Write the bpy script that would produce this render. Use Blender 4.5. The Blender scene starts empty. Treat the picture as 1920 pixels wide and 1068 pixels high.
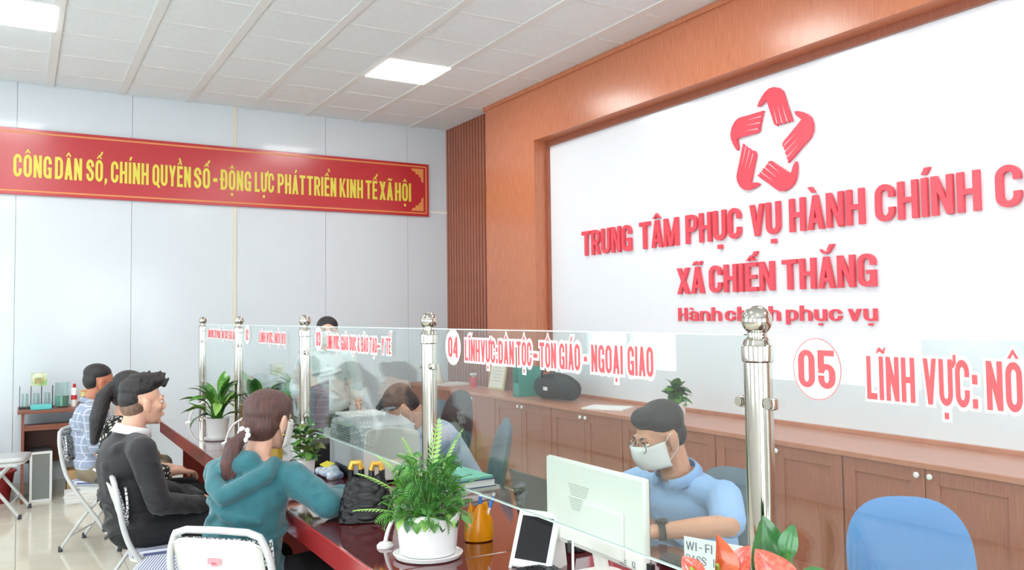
import bpy, bmesh, math, random, unicodedata
from mathutils import Vector as V, Matrix as M, Euler
random.seed(7)
R = math.radians
SC = bpy.context.scene
COL = SC.collection

# ------------------------------------------------------------------ camera
F = V((math.sin(R(30.645))*math.cos(R(2.6)), math.cos(R(30.645))*math.cos(R(2.6)), math.sin(R(2.6))))
RT = V((math.cos(R(30.645)), -math.sin(R(30.645)), 0)); UP = RT.cross(F)
c_, s_ = math.cos(R(-.695)), math.sin(R(-.695))
RX = RT*c_+UP*s_; UX = RT*-s_+UP*c_
cd = bpy.data.cameras.new('camera'); cam = bpy.data.objects.new('camera', cd); COL.objects.link(cam)
cd.sensor_width = 36; cd.lens = 1561/1920*36; cd.shift_y = -15/1920; cd.clip_start = .05
cam.matrix_world = M(((RX.x, UX.x, -F.x, 0), (RX.y, UX.y, -F.y, 0), (RX.z, UX.z, -F.z, 1.535), (0, 0, 0, 1)))
SC.camera = cam
# ------------------------------------------------------------------ world, lights, exposure
LAMP = 9.0          # ceiling panel emission
SKY = 3.2           # daylight through the windows
w = bpy.data.worlds.new('world'); SC.world = w; w.use_nodes = True
bg = w.node_tree.nodes['Background']; bg.inputs[0].default_value = (.88, .95, 1, 1); bg.inputs[1].default_value = SKY
SC.view_settings.view_transform = 'Standard'; SC.view_settings.look = 'None'
SC.view_settings.exposure = 1.3; SC.view_settings.gamma = 1; SC.view_settings.use_curve_mapping = False
SC.cycles.max_bounces = 10; SC.cycles.transparent_max_bounces = 16; SC.cycles.caustics_reflective = False
SC.cycles.sample_clamp_indirect = 6; SC.cycles.use_denoising = True

# ------------------------------------------------------------------ materials
def lin(c):
    return tuple(((x/255)/12.92 if x/255 <= .04045 else ((x/255+.055)/1.055)**2.4) for x in c)
MC = {}
def mat(name, rgb, rough=.5, metal=0, var=0, vs=8, bump=0, bs=60, rgb2=None, stretch=(1, 1, 1), coat=0, spec=.5, emit=0, alpha=1, sheen=0, trans=0):
    if name in MC: return MC[name]
    m = bpy.data.materials.new(name); m.use_nodes = True; MC[name] = m
    nt = m.node_tree; N = nt.nodes; L = nt.links; b = N['Principled BSDF']
    c = (*lin(rgb), 1); b.inputs['Base Color'].default_value = c
    b.inputs['Roughness'].default_value = rough; b.inputs['Metallic'].default_value = metal
    b.inputs['Specular IOR Level'].default_value = spec; b.inputs['Coat Weight'].default_value = coat; b.inputs['Coat Roughness'].default_value = .08
    b.inputs['Sheen Weight'].default_value = sheen; b.inputs['Transmission Weight'].default_value = trans
    if emit: b.inputs['Emission Color'].default_value = c; b.inputs['Emission Strength'].default_value = emit
    if var or bump or rgb2:
        tc = N.new('ShaderNodeTexCoord'); mp = N.new('ShaderNodeMapping'); mp.inputs['Scale'].default_value = stretch
        L.new(tc.outputs['Object'], mp.inputs[0])
        if var or rgb2:
            nz = N.new('ShaderNodeTexNoise'); nz.inputs['Scale'].default_value = vs; nz.inputs['Detail'].default_value = 4
            L.new(mp.outputs[0], nz.inputs[0]); rp = N.new('ShaderNodeValToRGB')
            rp.color_ramp.elements[0].position = .35; rp.color_ramp.elements[1].position = .65
            c2 = (*lin(rgb2), 1) if rgb2 else tuple(min(1, x*(1+var)) for x in c[:3])+(1,)
            c1 = c if rgb2 else tuple(x*(1-var) for x in c[:3])+(1,)
            rp.color_ramp.elements[0].color = c1; rp.color_ramp.elements[1].color = c2
            L.new(nz.outputs[0], rp.inputs[0]); L.new(rp.outputs[0], b.inputs['Base Color'])
        if bump:
            nb = N.new('ShaderNodeTexNoise'); nb.inputs['Scale'].default_value = bs; nb.inputs['Detail'].default_value = 3
            L.new(mp.outputs[0], nb.inputs[0]); bp = N.new('ShaderNodeBump'); bp.inputs['Strength'].default_value = bump; bp.inputs['Distance'].default_value = .01
            L.new(nb.outputs[0], bp.inputs['Height']); L.new(bp.outputs[0], b.inputs['Normal'])
    return m
def wavemat(name, ca, cb, scale, axis='X', rough=.8, thr=.5, rot=(0, 0, 0), cross=False):
    if name in MC: return MC[name]
    m = mat(name, ca, rough); nt = m.node_tree; N = nt.nodes; L = nt.links; b = N['Principled BSDF']
    tc = N.new('ShaderNodeTexCoord'); mp = N.new('ShaderNodeMapping'); mp.inputs['Rotation'].default_value = rot; L.new(tc.outputs['Object'], mp.inputs[0])
    outs = []
    for ax in ((axis,) if not cross else ('X', 'Z')):
        wv = N.new('ShaderNodeTexWave'); wv.bands_direction = ax; wv.inputs['Scale'].default_value = scale; L.new(mp.outputs[0], wv.inputs[0])
        g = N.new('ShaderNodeMath'); g.operation = 'GREATER_THAN'; g.inputs[1].default_value = thr; L.new(wv.outputs['Fac'], g.inputs[0]); outs.append(g.outputs[0])
    fac = outs[0]
    if cross:
        mx = N.new('ShaderNodeMath'); mx.operation = 'MAXIMUM'; L.new(outs[0], mx.inputs[0]); L.new(outs[1], mx.inputs[1]); fac = mx.outputs[0]
    mi = N.new('ShaderNodeMix'); mi.data_type = 'RGBA'; mi.inputs[6].default_value = (*lin(ca), 1); mi.inputs[7].default_value = (*lin(cb), 1)
    L.new(fac, mi.inputs[0]); L.new(mi.outputs[2], b.inputs['Base Color'])
    return m
def spots(name, ca, cb, scale, thr, rough=.7):
    m = mat(name, ca, rough); nt = m.node_tree; N = nt.nodes; L = nt.links; b = N['Principled BSDF']
    tc = N.new('ShaderNodeTexCoord'); vo = N.new('ShaderNodeTexVoronoi'); vo.feature = 'DISTANCE_TO_EDGE'; vo.inputs['Scale'].default_value = scale
    L.new(tc.outputs['Object'], vo.inputs[0]); g = N.new('ShaderNodeMath'); g.operation = 'GREATER_THAN'; g.inputs[1].default_value = thr; L.new(vo.outputs[0], g.inputs[0])
    mi = N.new('ShaderNodeMix'); mi.data_type = 'RGBA'; mi.inputs[6].default_value = (*lin(ca), 1); mi.inputs[7].default_value = (*lin(cb), 1)
    L.new(g.outputs[0], mi.inputs[0]); L.new(mi.outputs[2], b.inputs['Base Color']); return m
def glassmat(name, tint=(246, 251, 250), spec=1.0):
    # thin architectural glass: clear straight through, mirror by Fresnel
    m = bpy.data.materials.new(name); m.use_nodes = True; nt = m.node_tree; N = nt.nodes; L = nt.links; N.clear()
    o = N.new('ShaderNodeOutputMaterial'); mx = N.new('ShaderNodeMixShader'); tr = N.new('ShaderNodeBsdfTransparent'); gl = N.new('ShaderNodeBsdfGlossy')
    fr = N.new('ShaderNodeFresnel'); ge = N.new('ShaderNodeNewGeometry'); mr = N.new('ShaderNodeMapRange'); mr.inputs[3].default_value = 1.5; mr.inputs[4].default_value = 1/1.5; L.new(ge.outputs['Backfacing'], mr.inputs[0]); L.new(mr.outputs[0], fr.inputs[0])
    tr.inputs[0].default_value = (*lin(tint), 1); gl.inputs['Roughness'].default_value = 0; gl.inputs[0].default_value = (1, 1, 1, 1)
    L.new(fr.outputs[0], mx.inputs[0]); L.new(tr.outputs[0], mx.inputs[1]); L.new(gl.outputs[0], mx.inputs[2]); L.new(mx.outputs[0], o.inputs[0]); MC[name] = m
    return m
GLASS = glassmat('clear_glass')
JAR = glassmat('jar_glass', (240, 247, 246))
WHITE = mat('white_plastic', (238, 238, 236), .35)
WALLP = mat('pale_blue_wall_panel', (212, 221, 228), .4, var=.01, vs=2, spec=.35, coat=.3)
CEILT = mat('ceiling_tile_white', (225, 230, 233), .85, var=.02, vs=30, bump=.08, bs=180)
CEILG = mat('ceiling_grid_white', (222, 223, 222), .5)
WOOD = mat('orange_brown_veneer', (184, 110, 78), .24, rgb2=(202, 128, 94), vs=6, stretch=(30, 30, 1.2), bump=.02, bs=20)
WOODD = mat('darker_veneer', (150, 88, 68), .4, rgb2=(166, 100, 76), vs=6, stretch=(30, 30, 1.2))
CAB = mat('cabinet_veneer', (164, 102, 80), .35, rgb2=(178, 116, 92), vs=6, stretch=(30, 30, 1.2))
CABL = mat('cabinet_top_veneer', (186, 122, 98), .3, rgb2=(198, 136, 110), vs=5, stretch=(20, 2, 2))
PANEL = mat('glossy_white_board', (232, 235, 241), .12, spec=.5)
REDL = mat('red_acrylic', (232, 78, 92), .25)
REDG = mat('red_vinyl', (238, 78, 84), .5)
WV = mat('white_vinyl', (245, 243, 243), .5)
YEL = mat('yellow_print', (226, 214, 78), .4)
GOLD = mat('gold_print', (226, 150, 84), .4)
BAN = mat('red_banner_print', (190, 48, 56), .22, spec=.7)
FLOOR = mat('cream_polished_tile', (214, 208, 192), .06, var=.04, vs=3, spec=.5)
FLG = mat('grout', (170, 165, 152), .6)
STEEL = mat('brushed_steel', (190, 187, 178), .1, 1)
DESK = mat('dark_red_lacquer', (84, 24, 30), .05, rgb2=(98, 32, 36), vs=5, stretch=(8, 1, 1), coat=1)
DESKE = mat('red_lacquer_edge', (158, 34, 34), .2, coat=.5)
DESKB = mat('brown_lacquer', (122, 44, 40), .3, rgb2=(134, 54, 46), vs=5, stretch=(20, 20, 1))
BLK = mat('black_plastic', (24, 24, 27), .3)
BLKM = mat('matt_black', (30, 30, 34), .7)
GREYT = mat('grey_tube_enamel', (196, 198, 198), .3)
DGREY = mat('grey_plastic', (110, 114, 118), .5)
RUB = mat('rubber_foot', (70, 72, 80), .8)
STRIPE = wavemat('blue_striped_cloth', (222, 224, 234), (96, 104, 150), 26, 'X', .8, .62)
WEAVE = spots('black_white_weave', (40, 42, 48), (225, 226, 228), 60, .09)
WHB = mat('white_backrest', (226, 226, 223), .4)
SKIN = mat('skin_tan', (206, 150, 122), .5, var=.05, vs=14)
SKIN2 = mat('skin_light', (226, 176, 152), .5, var=.04, vs=14)
SKIN3 = mat('skin_brown', (188, 122, 92), .5, var=.05, vs=14)
HAIRB = mat('black_hair', (30, 27, 30), .42, var=.4, vs=10, stretch=(12, 3, 2), bump=.6, bs=30)
HAIRBR = mat('brown_hair', (62, 38, 36), .38, rgb2=(96, 58, 50), vs=6, stretch=(14, 14, 2), bump=.6, bs=18)
HAIRF = mat('faded_hair', (142, 110, 94), .8, rgb2=(104, 84, 76), vs=60)
MASK = mat('mask_pale', (232, 232, 228), .8)
LEAFG = mat('leaf_green', (66, 124, 40), .3, rgb2=(104, 160, 64), vs=9)
LEAFD = mat('leaf_dark', (34, 84, 44), .3, rgb2=(58, 112, 56), vs=9)
LEAFL = mat('leaf_light', (128, 182, 84), .4, rgb2=(168, 206, 110), vs=12)
LEAFM = mat('fern_green', (68, 134, 62), .45, rgb2=(118, 178, 92), vs=20)
SOIL = mat('soil', (64, 44, 34), .9, bump=.5, bs=80)
CERA = mat('white_ceramic', (240, 240, 240), .15)
PAPER = mat('white_paper', (240, 240, 238), .7)
PALEG = mat('pale_grey_plastic', (206, 204, 196), .4)
NAVY = mat('navy_folder', (38, 50, 110), .35)
MINT = mat('mint_sheet', (128, 206, 186), .4)
YELP = mat('orange_yellow_plastic', (236, 152, 20), .25)
BLUEP = mat('blue_plastic', (50, 120, 200), .3)
OFFB = mat('blue_chair_fabric', (96, 142, 196), .8, bump=.15, bs=300)
OFFG = mat('grey_blue_chair_fabric', (92, 108, 120), .45)
OFFD = mat('dark_chair_fabric', (58, 44, 46), .7)

# ------------------------------------------------------------------ mesh helpers
def rotm(rx=0, ry=0, rz=0): return Euler((R(rx), R(ry), R(rz))).to_matrix()
def cr(pts, n=6, closed=False):
    P = [V(p) for p in pts]; out = []; k = len(P)
    rng = range(k) if closed else range(k-1)
    for i in rng:
        if closed: a, b, c, d = P[(i-1) % k], P[i], P[(i+1) % k], P[(i+2) % k]
        else: a, b, c, d = P[max(i-1, 0)], P[i], P[i+1], P[min(i+2, k-1)]
        for j in range(n):
            t = j/n
            out.append(.5*((2*b)+(c-a)*t+(2*a-5*b+4*c-d)*t*t+(3*b-a-3*c+d)*t**3))
    if not closed: out.append(P[-1])
    return out
class MB:
    def __init__(s): s.v = []; s.f = []
    def add(s, vs, fs):
        o = len(s.v); s.v += [tuple(x) for x in vs]; s.f += [tuple(i+o for i in f) for f in fs]; return s
    def box(s, c, d, rot=None):
        c = V(c); pts = []
        for x in (-.5, .5):
            for y in (-.5, .5):
                for z in (-.5, .5):
                    p = V((x*d[0], y*d[1], z*d[2])); p = rot @ p if rot else p; pts.append(c+p)
        return s.add(pts, [(0, 1, 3, 2), (4, 6, 7, 5), (0, 4, 5, 1), (2, 3, 7, 6), (0, 2, 6, 4), (1, 5, 7, 3)])
    def b2(s, a, b):
        return s.box([(a[i]+b[i])/2 for i in range(3)], [abs(b[i]-a[i]) for i in range(3)])
    def prism(s, poly, fr, d):
        # poly: 2d points; fr: (origin, u, v, n); extruded by d along n
        o, u, v, n = [V(x) for x in fr]; k = len(poly)
        A = [o+u*p[0]+v*p[1] for p in poly]; B = [a+n*d for a in A]
        return s.add(A+B, [tuple(range(k))[::-1], tuple(range(k, 2*k))]+[(i, (i+1) % k, (i+1) % k+k, i+k) for i in range(k)])
    def tube(s, pts, r, n=10, closed=False, cap=True, flat=1):
        P = [V(p) for p in pts]; k = len(P); rr = r if isinstance(r, (list, tuple)) else [r]*k
        if len(rr) != k: rr = [rr[0]+(rr[-1]-rr[0])*i/(k-1) for i in range(k)]
        T = []
        for i in range(k):
            if closed: t = P[(i+1) % k]-P[i-1]
            else: t = P[min(i+1, k-1)]-P[max(i-1, 0)]
            T.append(t.normalized() if t.length > 1e-9 else V((0, 0, 1)))
        a = V((0, 0, 1)) if abs(T[0].z) < .9 else V((1, 0, 0)); u = (a-T[0]*a.dot(T[0])).normalized(); vs = []
        for i in range(k):
            u = (u-T[i]*u.dot(T[i])).normalized(); v = T[i].cross(u)
            for j in range(n):
                q = 2*math.pi*j/n; vs.append(P[i]+(u*math.cos(q)*flat+v*math.sin(q))*rr[i])
        fs = []
        for i in range(k if closed else k-1):
            for j in range(n):
                a0 = i*n+j; a1 = i*n+(j+1) % n; b0 = ((i+1) % k)*n+j; b1 = ((i+1) % k)*n+(j+1) % n; fs.append((a0, a1, b1, b0))
        if not closed and cap: fs += [tuple(range(n))[::-1], tuple(range((k-1)*n, k*n))]
        return s.add(vs, fs)
    def lathe(s, prof, c=(0, 0, 0), n=24, sx=1, sy=1):
        vs = []; fs = []; k = len(prof)
        for r, z in prof:
            for j in range(n):
                q = 2*math.pi*j/n; vs.append((c[0]+r*math.cos(q)*sx, c[1]+r*math.sin(q)*sy, c[2]+z))
        for i in range(k-1):
            for j in range(n): fs.append((i*n+j, i*n+(j+1) % n, (i+1)*n+(j+1) % n, (i+1)*n+j))
        fs += [tuple(range(n))[::-1], tuple(range((k-1)*n, k*n))]
        return s.add(vs, fs)
    def ball(s, c, r, n=16, rot=None):
        r = (r, r, r) if not isinstance(r, (tuple, list)) else r; vs = []; fs = []; m = n//2
        for i in range(m+1):
            a = math.pi*i/m
            for j in range(n):
                q = 2*math.pi*j/n; p = V((r[0]*math.sin(a)*math.cos(q), r[1]*math.sin(a)*math.sin(q), r[2]*math.cos(a)))
                vs.append(V(c)+(rot @ p if rot else p))
        for i in range(m):
            for j in range(n): fs.append((i*n+j, (i+1)*n+j, (i+1)*n+(j+1) % n, i*n+(j+1) % n))
        return s.add(vs, fs)
    def mesh(s, name, m, smooth=30):
        me = bpy.data.meshes.new(name); me.from_pydata(s.v, [], s.f); me.validate()
        bm = bmesh.new(); bm.from_mesh(me); bmesh.ops.remove_doubles(bm, verts=bm.verts, dist=1e-6) if len(bm.verts) < 60000 else None
        bmesh.ops.recalc_face_normals(bm, faces=bm.faces); bm.to_mesh(me); bm.free()
        if m: me.materials.append(m)
        if smooth:
            me.polygons.foreach_set('use_smooth', [True]*len(me.polygons)); me.set_sharp_from_angle(angle=R(smooth))
        return me
    def build(s, name, m, parent=None, bev=0, smooth=35, loc=None, **kw):
        o = bpy.data.objects.new(name, s.mesh(name, m, smooth)); COL.objects.link(o)
        if parent: o.parent = parent
        if loc: o.location = loc
        if bev:
            b = o.modifiers.new('bevel', 'BEVEL'); b.width = bev; b.segments = 2; b.limit_method = 'ANGLE'; b.angle_limit = R(40)
        for k, v in kw.items(): o[k] = v
        return o
def thing(name, label, cat, loc=(0, 0, 0), az=0, group=None):
    o = bpy.data.objects.new(name, None); COL.objects.link(o); o.location = loc; o.rotation_euler = (0, 0, -R(az)); o.empty_display_size = .1
    o['label'] = label; o['category'] = cat
    if group: o['group'] = group
    return o
def tag(o, label, cat, group=None):
    o['label'] = label; o['category'] = cat
    if group: o['group'] = group
    return o
def struct(o): o['kind'] = 'structure'; return o
def inst(src, parent=None, loc=None, rot=None, scale=None):
    o = src.copy(); COL.objects.link(o)
    if parent is not None: o.parent = parent
    if loc is not None: o.location = loc
    if rot is not None: o.rotation_euler = rot
    if scale is not None: o.scale = scale
    return o
def copy_tree(o, parent=None):
    c = o.copy(); COL.objects.link(c); c.parent = parent
    for ch in list(o.children): copy_tree(ch, c)
    return c

# ------------------------------------------------------------------ lettering
def G(ch, s=.16, t=.15, w=.47):
    P = []
    def r(x0, y0, x1, y1): P.append([(x0, y0), (x1, y0), (x1, y1), (x0, y1)])
    def d(x0, y0, x1, y1, k=None):
        k = s if k is None else k; P.append([(x0-k/2, y0), (x0+k/2, y0), (x1+k/2, y1), (x1-k/2, y1)])
    def q(cx, cy, rx, ry, qx, qy, a=None, b=None, n=6):
        a = s if a is None else a; b = t if b is None else b
        for i in range(n):
            A0 = math.pi/2*i/n; A1 = math.pi/2*(i+1)/n; f = lambda A, x, y: (cx+qx*x*math.cos(A), cy+qy*y*math.sin(A))
            P.append([f(A0, rx, ry), f(A1, rx, ry), f(A1, rx-a, ry-b), f(A0, rx-a, ry-b)])
    def top(x0, x1, y, h): [q((x0+x1)/2, y, (x1-x0)/2, h, k, 1) for k in (-1, 1)]
    def bot(x0, x1, y, h): [q((x0+x1)/2, y, (x1-x0)/2, h, k, -1) for k in (-1, 1)]
    e = .27
    if ch in 'OQ0': top(0, w, 1-e, e); bot(0, w, e, e); r(0, e, s, 1-e); r(w-s, e, w, 1-e)
    if ch == 'Q': d(w*.62, .16, w*.98, -.1)
    if ch in 'CG':
        top(0, w, 1-e, e); bot(0, w, e, e); r(0, e, s, 1-e); r(w-s, .64, w, 1-e)
        if ch == 'C': r(w-s, e, w, .37)
        else: r(w-s, 0, w, .5); r(w*.5, .38, w-.02, .5)
    if ch in 'DĐ':
        r(0, 0, s, 1); r(s, 1-t, w/2, 1); r(s, 0, w/2, t); q(w/2, 1-e, w/2, e, 1, 1); q(w/2, e, w/2, e, 1, -1); r(w-s, e, w, 1-e)
        if ch == 'Đ': r(-.07, .45, .26, .56)
    if ch == 'E': r(0, 0, s, 1); r(s, 0, w*.85, t); r(s, 1-t, w*.85, 1); r(s, .43, w*.78, .57); w *= .85
    if ch == 'F': r(0, 0, s, 1); r(s, 1-t, w*.85, 1); r(s, .43, w*.75, .57); w *= .85
    if ch == 'H': r(0, 0, s, 1); r(w-s, 0, w, 1); r(s, .43, w-s, .57)
    if ch in 'I1': r(0, 0, s, 1); w = s
    if ch == 'K': r(0, 0, s, 1); P.append([(s, .3), (s, .55), (w-s*.9, 1), (w, 1)]); P.append([(w-s, 0), (w+.02, 0), (s+.1, .62), (s+.02, .46)])
    if ch == 'L': r(0, 0, s, 1); r(s, 0, w*.82, t); w *= .82
    if ch == 'M': w = .6; r(0, 0, s*.9, 1); r(w-s*.9, 0, w, 1); d(w/2, 0, s*.5, 1, s*.95); d(w/2, 0, w-s*.5, 1, s*.95)
    if ch == 'N': r(0, 0, s, 1); r(w-s, 0, w, 1); d(w-s*.5, 0, s*.5, 1, s*.95)
    if ch in 'PR':
        r(0, 0, s, 1); r(s, 1-t, w/2, 1); r(s, .4, w/2, .4+t); q(w/2, .77, w/2, .23, 1, 1); q(w/2, .63, w/2, .23, 1, -1); r(w-s, .63, w, .77)
        if ch == 'R': d(w-s/2, 0, w*.6, .42)
    if ch == 'S':
        top(0, w, 1-e, e); bot(0, w, e, e); r(w-s, .66, w, 1-e); r(0, e, s, .34); r(0, .66, s, 1-e); r(w-s, e, w, .34)
        P.append([(0, .66), (s, .69), (w, .34), (w-s, .31)]); P.append([(0, .66), (s, .75), (w, .4), (w-s, .31)]); P.append([(0, .66), (0, .6), (w-s*.6, .3), (w, .36)])
    if ch == 'T': r(0, 1-t, w, 1); r(w/2-s/2, 0, w/2+s/2, 1-t)
    if ch == 'U': bot(0, w, e, e); r(0, e, s, 1); r(w-s, e, w, 1)
    if ch == 'V': d(w/2, 0, s/2, 1); d(w/2, 0, w-s/2, 1)
    if ch == 'W': w = .7; d(w*.28, 0, s/2, 1, s*.9); d(w*.28, 0, w/2, 1, s*.9); d(w*.72, 0, w/2, 1, s*.9); d(w*.72, 0, w-s/2, 1, s*.9)
    if ch == 'X': d(s/2, 0, w-s/2, 1); d(w-s/2, 0, s/2, 1)
    if ch == 'Y': d(w/2, .4, s/2, 1); d(w/2, .4, w-s/2, 1); r(w/2-s/2, 0, w/2+s/2, .42)
    if ch == 'A': d(s/2, 0, w/2, 1); d(w-s/2, 0, w/2, 1); r(w*.25, .2, w*.75, .33)
    if ch == '&': w = .5; top(.06, .4, .78, .22); r(.06, .66, .06+s*.8, .78); r(.4-s*.8, .7, .4, .78); d(.46, 0, .12, .68, s); bot(0, .44, .25, .25); r(0, .25, s, .36); P.append([(0, .36), (s, .3), (.34, .62), (.25, .66)])
    if ch == '-': w = .2; r(0, .36, .2, .54)
    if ch == '–': w = .35; r(0, .4, .35, .5)
    if ch == ':': w = .17; r(0, 0, .17, .2); r(0, .5, .17, .7)
    if ch == ',': w = .17; P.append([(.02, .17), (.02, 0), (.02, -.18), (.17, .0), (.17, .17)])
    if ch == '2': top(0, w, 1-e, e); r(0, .64, s, 1-e); r(w-s, .62, w, 1-e); P.append([(0, t), (s*1.2, t), (w, .62), (w-s, .62)]); r(0, 0, w, t)
    if ch == '3': top(0, w, 1-e, e); bot(0, w, e, e); r(0, .66, s, 1-e); r(0, e, s, .34); r(w-s, .57, w, 1-e); r(w-s, e, w, .45); r(w*.35, .44, w-s*.3, .58)
    if ch == '4': r(w*.6, 0, w*.6+s, 1); r(0, .2, w, .2+t); P.append([(0, .34), (s, .34), (w*.6+s, 1), (w*.6, 1)])
    if ch == '5': r(0, 1-t, w*.95, 1); r(0, .5, s, 1-t); q(w/2, .4, w/2, .25, -1, 1); q(w/2, .4, w/2, .25, 1, 1); r(w-s, e, w, .4); bot(0, w, e, e); r(0, e, s, .34)
    if ch == 'h': r(0, 0, s, 1); q(w/2, .47, w/2, .27, -1, 1); q(w/2, .47, w/2, .27, 1, 1); r(w-s, 0, w, .47)
    if ch == 'n': r(0, 0, s, .74); q(w/2, .47, w/2, .27, -1, 1); q(w/2, .47, w/2, .27, 1, 1); r(w-s, 0, w, .47)
    if ch == 'c': top(0, w, .47, .27); bot(0, w, .27, .27); r(0, .27, s, .47); r(w-s, .27, w, .32); r(w-s, .44, w, .47)
    if ch == 'p': top(0, w, .47, .27); bot(0, w, .27, .27); r(0, -.24, s, .74); r(w-s, .27, w, .47)
    if ch == 'u': bot(0, w, .27, .27); r(0, .27, s, .74); r(w-s, 0, w, .74)
    if ch == 'a': top(0, w, .5, .24); bot(0, w*.95, .22, .22); r(w-s, 0, w, .5); r(0, .2, s, .3); r(s*.6, .3, w-s, .44); r(0, .46, s, .5)
    if ch == 'i': r(0, 0, s, .74); w = s
    if ch == 'v': d(w/2, 0, s/2, .74); d(w/2, 0, w-s/2, .74)
    if ch == ' ': w = .22
    return P, w
def glyph(ch, s, t):
    if ch in 'Đ': return G(ch, s, t)
    dec = unicodedata.normalize('NFD', ch); P, w = G(dec[0], s, t)
    c = w/2; low = dec[0].islower(); h = .8 if low else 1.06; marks = dec[1:]; up = '\u0302' in marks or '\u0306' in marks
    for m in marks:
        if m == '\u0302': P.append([(c-.17, h), (c-.07, h), (c, h+.1), (c, h+.2)]); P.append([(c+.07, h), (c+.17, h), (c, h+.2), (c, h+.1)])
        if m == '\u0306':
            for a, b in ((-1, -.5), (-.5, 0), (0, .5), (.5, 1)): P.append([(c+a*.15, h+.02+.1*a*a), (c+b*.15, h+.02+.1*b*b), (c+b*.15, h+.1+.1*b*b), (c+a*.15, h+.1+.1*a*a)])
        x, y = (c+.1, h+.12) if up else (c, h)
        if m == '\u0301': P.append([(x-.06, y+.02), (x+.05, y+.02), (x+.15, y+.2), (x+.02, y+.2)])
        if m == '\u0300': x -= .06; P.append([(x-.03, y+.02), (x+.07, y+.02), (x-.03, y+.2), (x-.15, y+.2)])
        if m == '\u0309': P.append([(x, y+.08), (x+.07, y+.08), (x+.07, y+.14), (x, y+.14)]); P.append([(x+.07, y+.1), (x+.13, y+.1), (x+.13, y+.22), (x+.07, y+.22)]); P.append([(x-.04, y+.2), (x+.13, y+.2), (x+.1, y+.27), (x-.02, y+.27)])
        if m == '\u0303': P.append([(c-.18, h), (c-.1, h+.02), (c-.02, h+.16), (c-.12, h+.12)]); P.append([(c-.1, h+.06), (c+.1, h), (c+.12, h+.06), (c-.04, h+.15)]); P.append([(c+.04, h), (c+.12, h), (c+.19, h+.15), (c+.12, h+.14)])
        if m == '\u0323': P.append([(c-.075, -.28), (c+.075, -.28), (c+.075, -.14), (c-.075, -.14)])
        if m == '\u031b': P.append([(w-.02, .82), (w+.05, .82), (w+.13, .92), (w+.13, 1.1), (w+.03, 1.1), (w+.03, .98)]); P.append([(w-s, .8), (w+.03, .82), (w+.03, .95), (w-s, .95)])
    return P, w
def layout(txt, width, cap, s=.16, t=.15, gap=.09):
    if isinstance(txt, (list, tuple)):      # words with their own start and end along the line
        out = []
        for wd, a, b in txt: out += [(ch, [[(x+a, y) for x, y in p] for p in P]) for ch, P in layout(wd, b-a, cap, s, t, gap)]
        return out
    out = []; x = 0
    for ch in txt:
        P, w_ = glyph(ch, s, t); out.append((ch, x, P)); x += w_+gap
    x -= gap; k = width/x
    return [(ch, [[((px+x0)*k, py*cap) for px, py in p] for p in P]) for ch, x0, P in out if ch != ' ']
def grow(p, d):
    a = sum(p[i][0]*p[(i+1) % len(p)][1]-p[(i+1) % len(p)][0]*p[i][1] for i in range(len(p)))
    if a < 0: p = p[::-1]
    n = len(p); out = []
    for i in range(n):
        p0 = V(p[i-1]).to_2d() if False else V((*p[i-1], 0)); p1 = V((*p[i], 0)); p2 = V((*p[(i+1) % n], 0))
        e1 = (p1-p0); e2 = (p2-p1)
        if e1.length < 1e-7 or e2.length < 1e-7: out.append(p[i]); continue
        e1.normalize(); e2.normalize(); n1 = V((e1.y, -e1.x, 0)); n2 = V((e2.y, -e2.x, 0)); m = n1+n2
        m = m/max(m.dot(n1), .35) if m.length > 1e-6 else n1
        out.append((p1.x+m.x*d, p1.y+m.y*d))
    return out
def text_mesh(txt, width, cap, fr, depth, m, parent, name='lettering', s=.16, t=.15, out=0):
    b = MB(); o, u, v, n = [V(x) for x in fr]
    for li, (ch, P) in enumerate(layout(txt, width, cap, s, t)):
        for i, p in enumerate(P):
            p = grow(p, out) if out else p
            b.prism(p, (o+n*(.000006*(i+30*(li % 2))), u, v, n), depth)
    return b.build(name, m, parent, smooth=0)

# ================================================================== STRUCTURE
CZ = 3.69; FY = 8.66; WX = 4.27
# floor: base slab + polished tiles where they show
fl = struct(MB().b2((-3.3, -3.6, -.12), (4.6, 8.9, -.006)).build('floor', FLG))
tb = MB().box((0, 0, 0), (.597, .597, .008)); t0 = None
for i in range(13):
    for j in range(20):
        x = -3.0+.3+.6*i; y = 8.66-.3-.6*j
        if t0 is None: t0 = tb.build('floor_tile', FLOOR, fl, bev=.001, loc=(x, y, -.004))
        else: inst(t0, fl, (x, y, -.004))
# far wall: panels
wf = struct(MB().b2((-3.3, FY+.03, 0), (4.6, FY+.15, CZ+.1)).build('wall_far', WALLP))
for i in range(9):
    x0 = 1.868-.951*5+.951*i+.0; x1 = min(x0+.948, 4.4)
    if x0 > 4.3: continue
    x0 = max(x0, -3.2)
    MB().b2((x0, FY, .1), (x1, FY+.03, CZ)).build('wall_panel', WALLP, wf)
CREAM = mat('cream_batten', (222, 216, 196), .5)
MB().b2((1.855, FY-.008, .1), (1.885, FY, CZ)).build('batten', CREAM, wf, label='cream cover strip over the wall seam')
MB().b2((4.0, FY-.009, 2.71), (4.262, FY, 2.735)).build('conduit', WHITE, wf)
struct(MB().b2((-3.2, FY-.012, 0), (4.27, FY, .1)).build('baseboard_far', mat('pale_skirting', (205, 205, 198), .4)))
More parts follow.
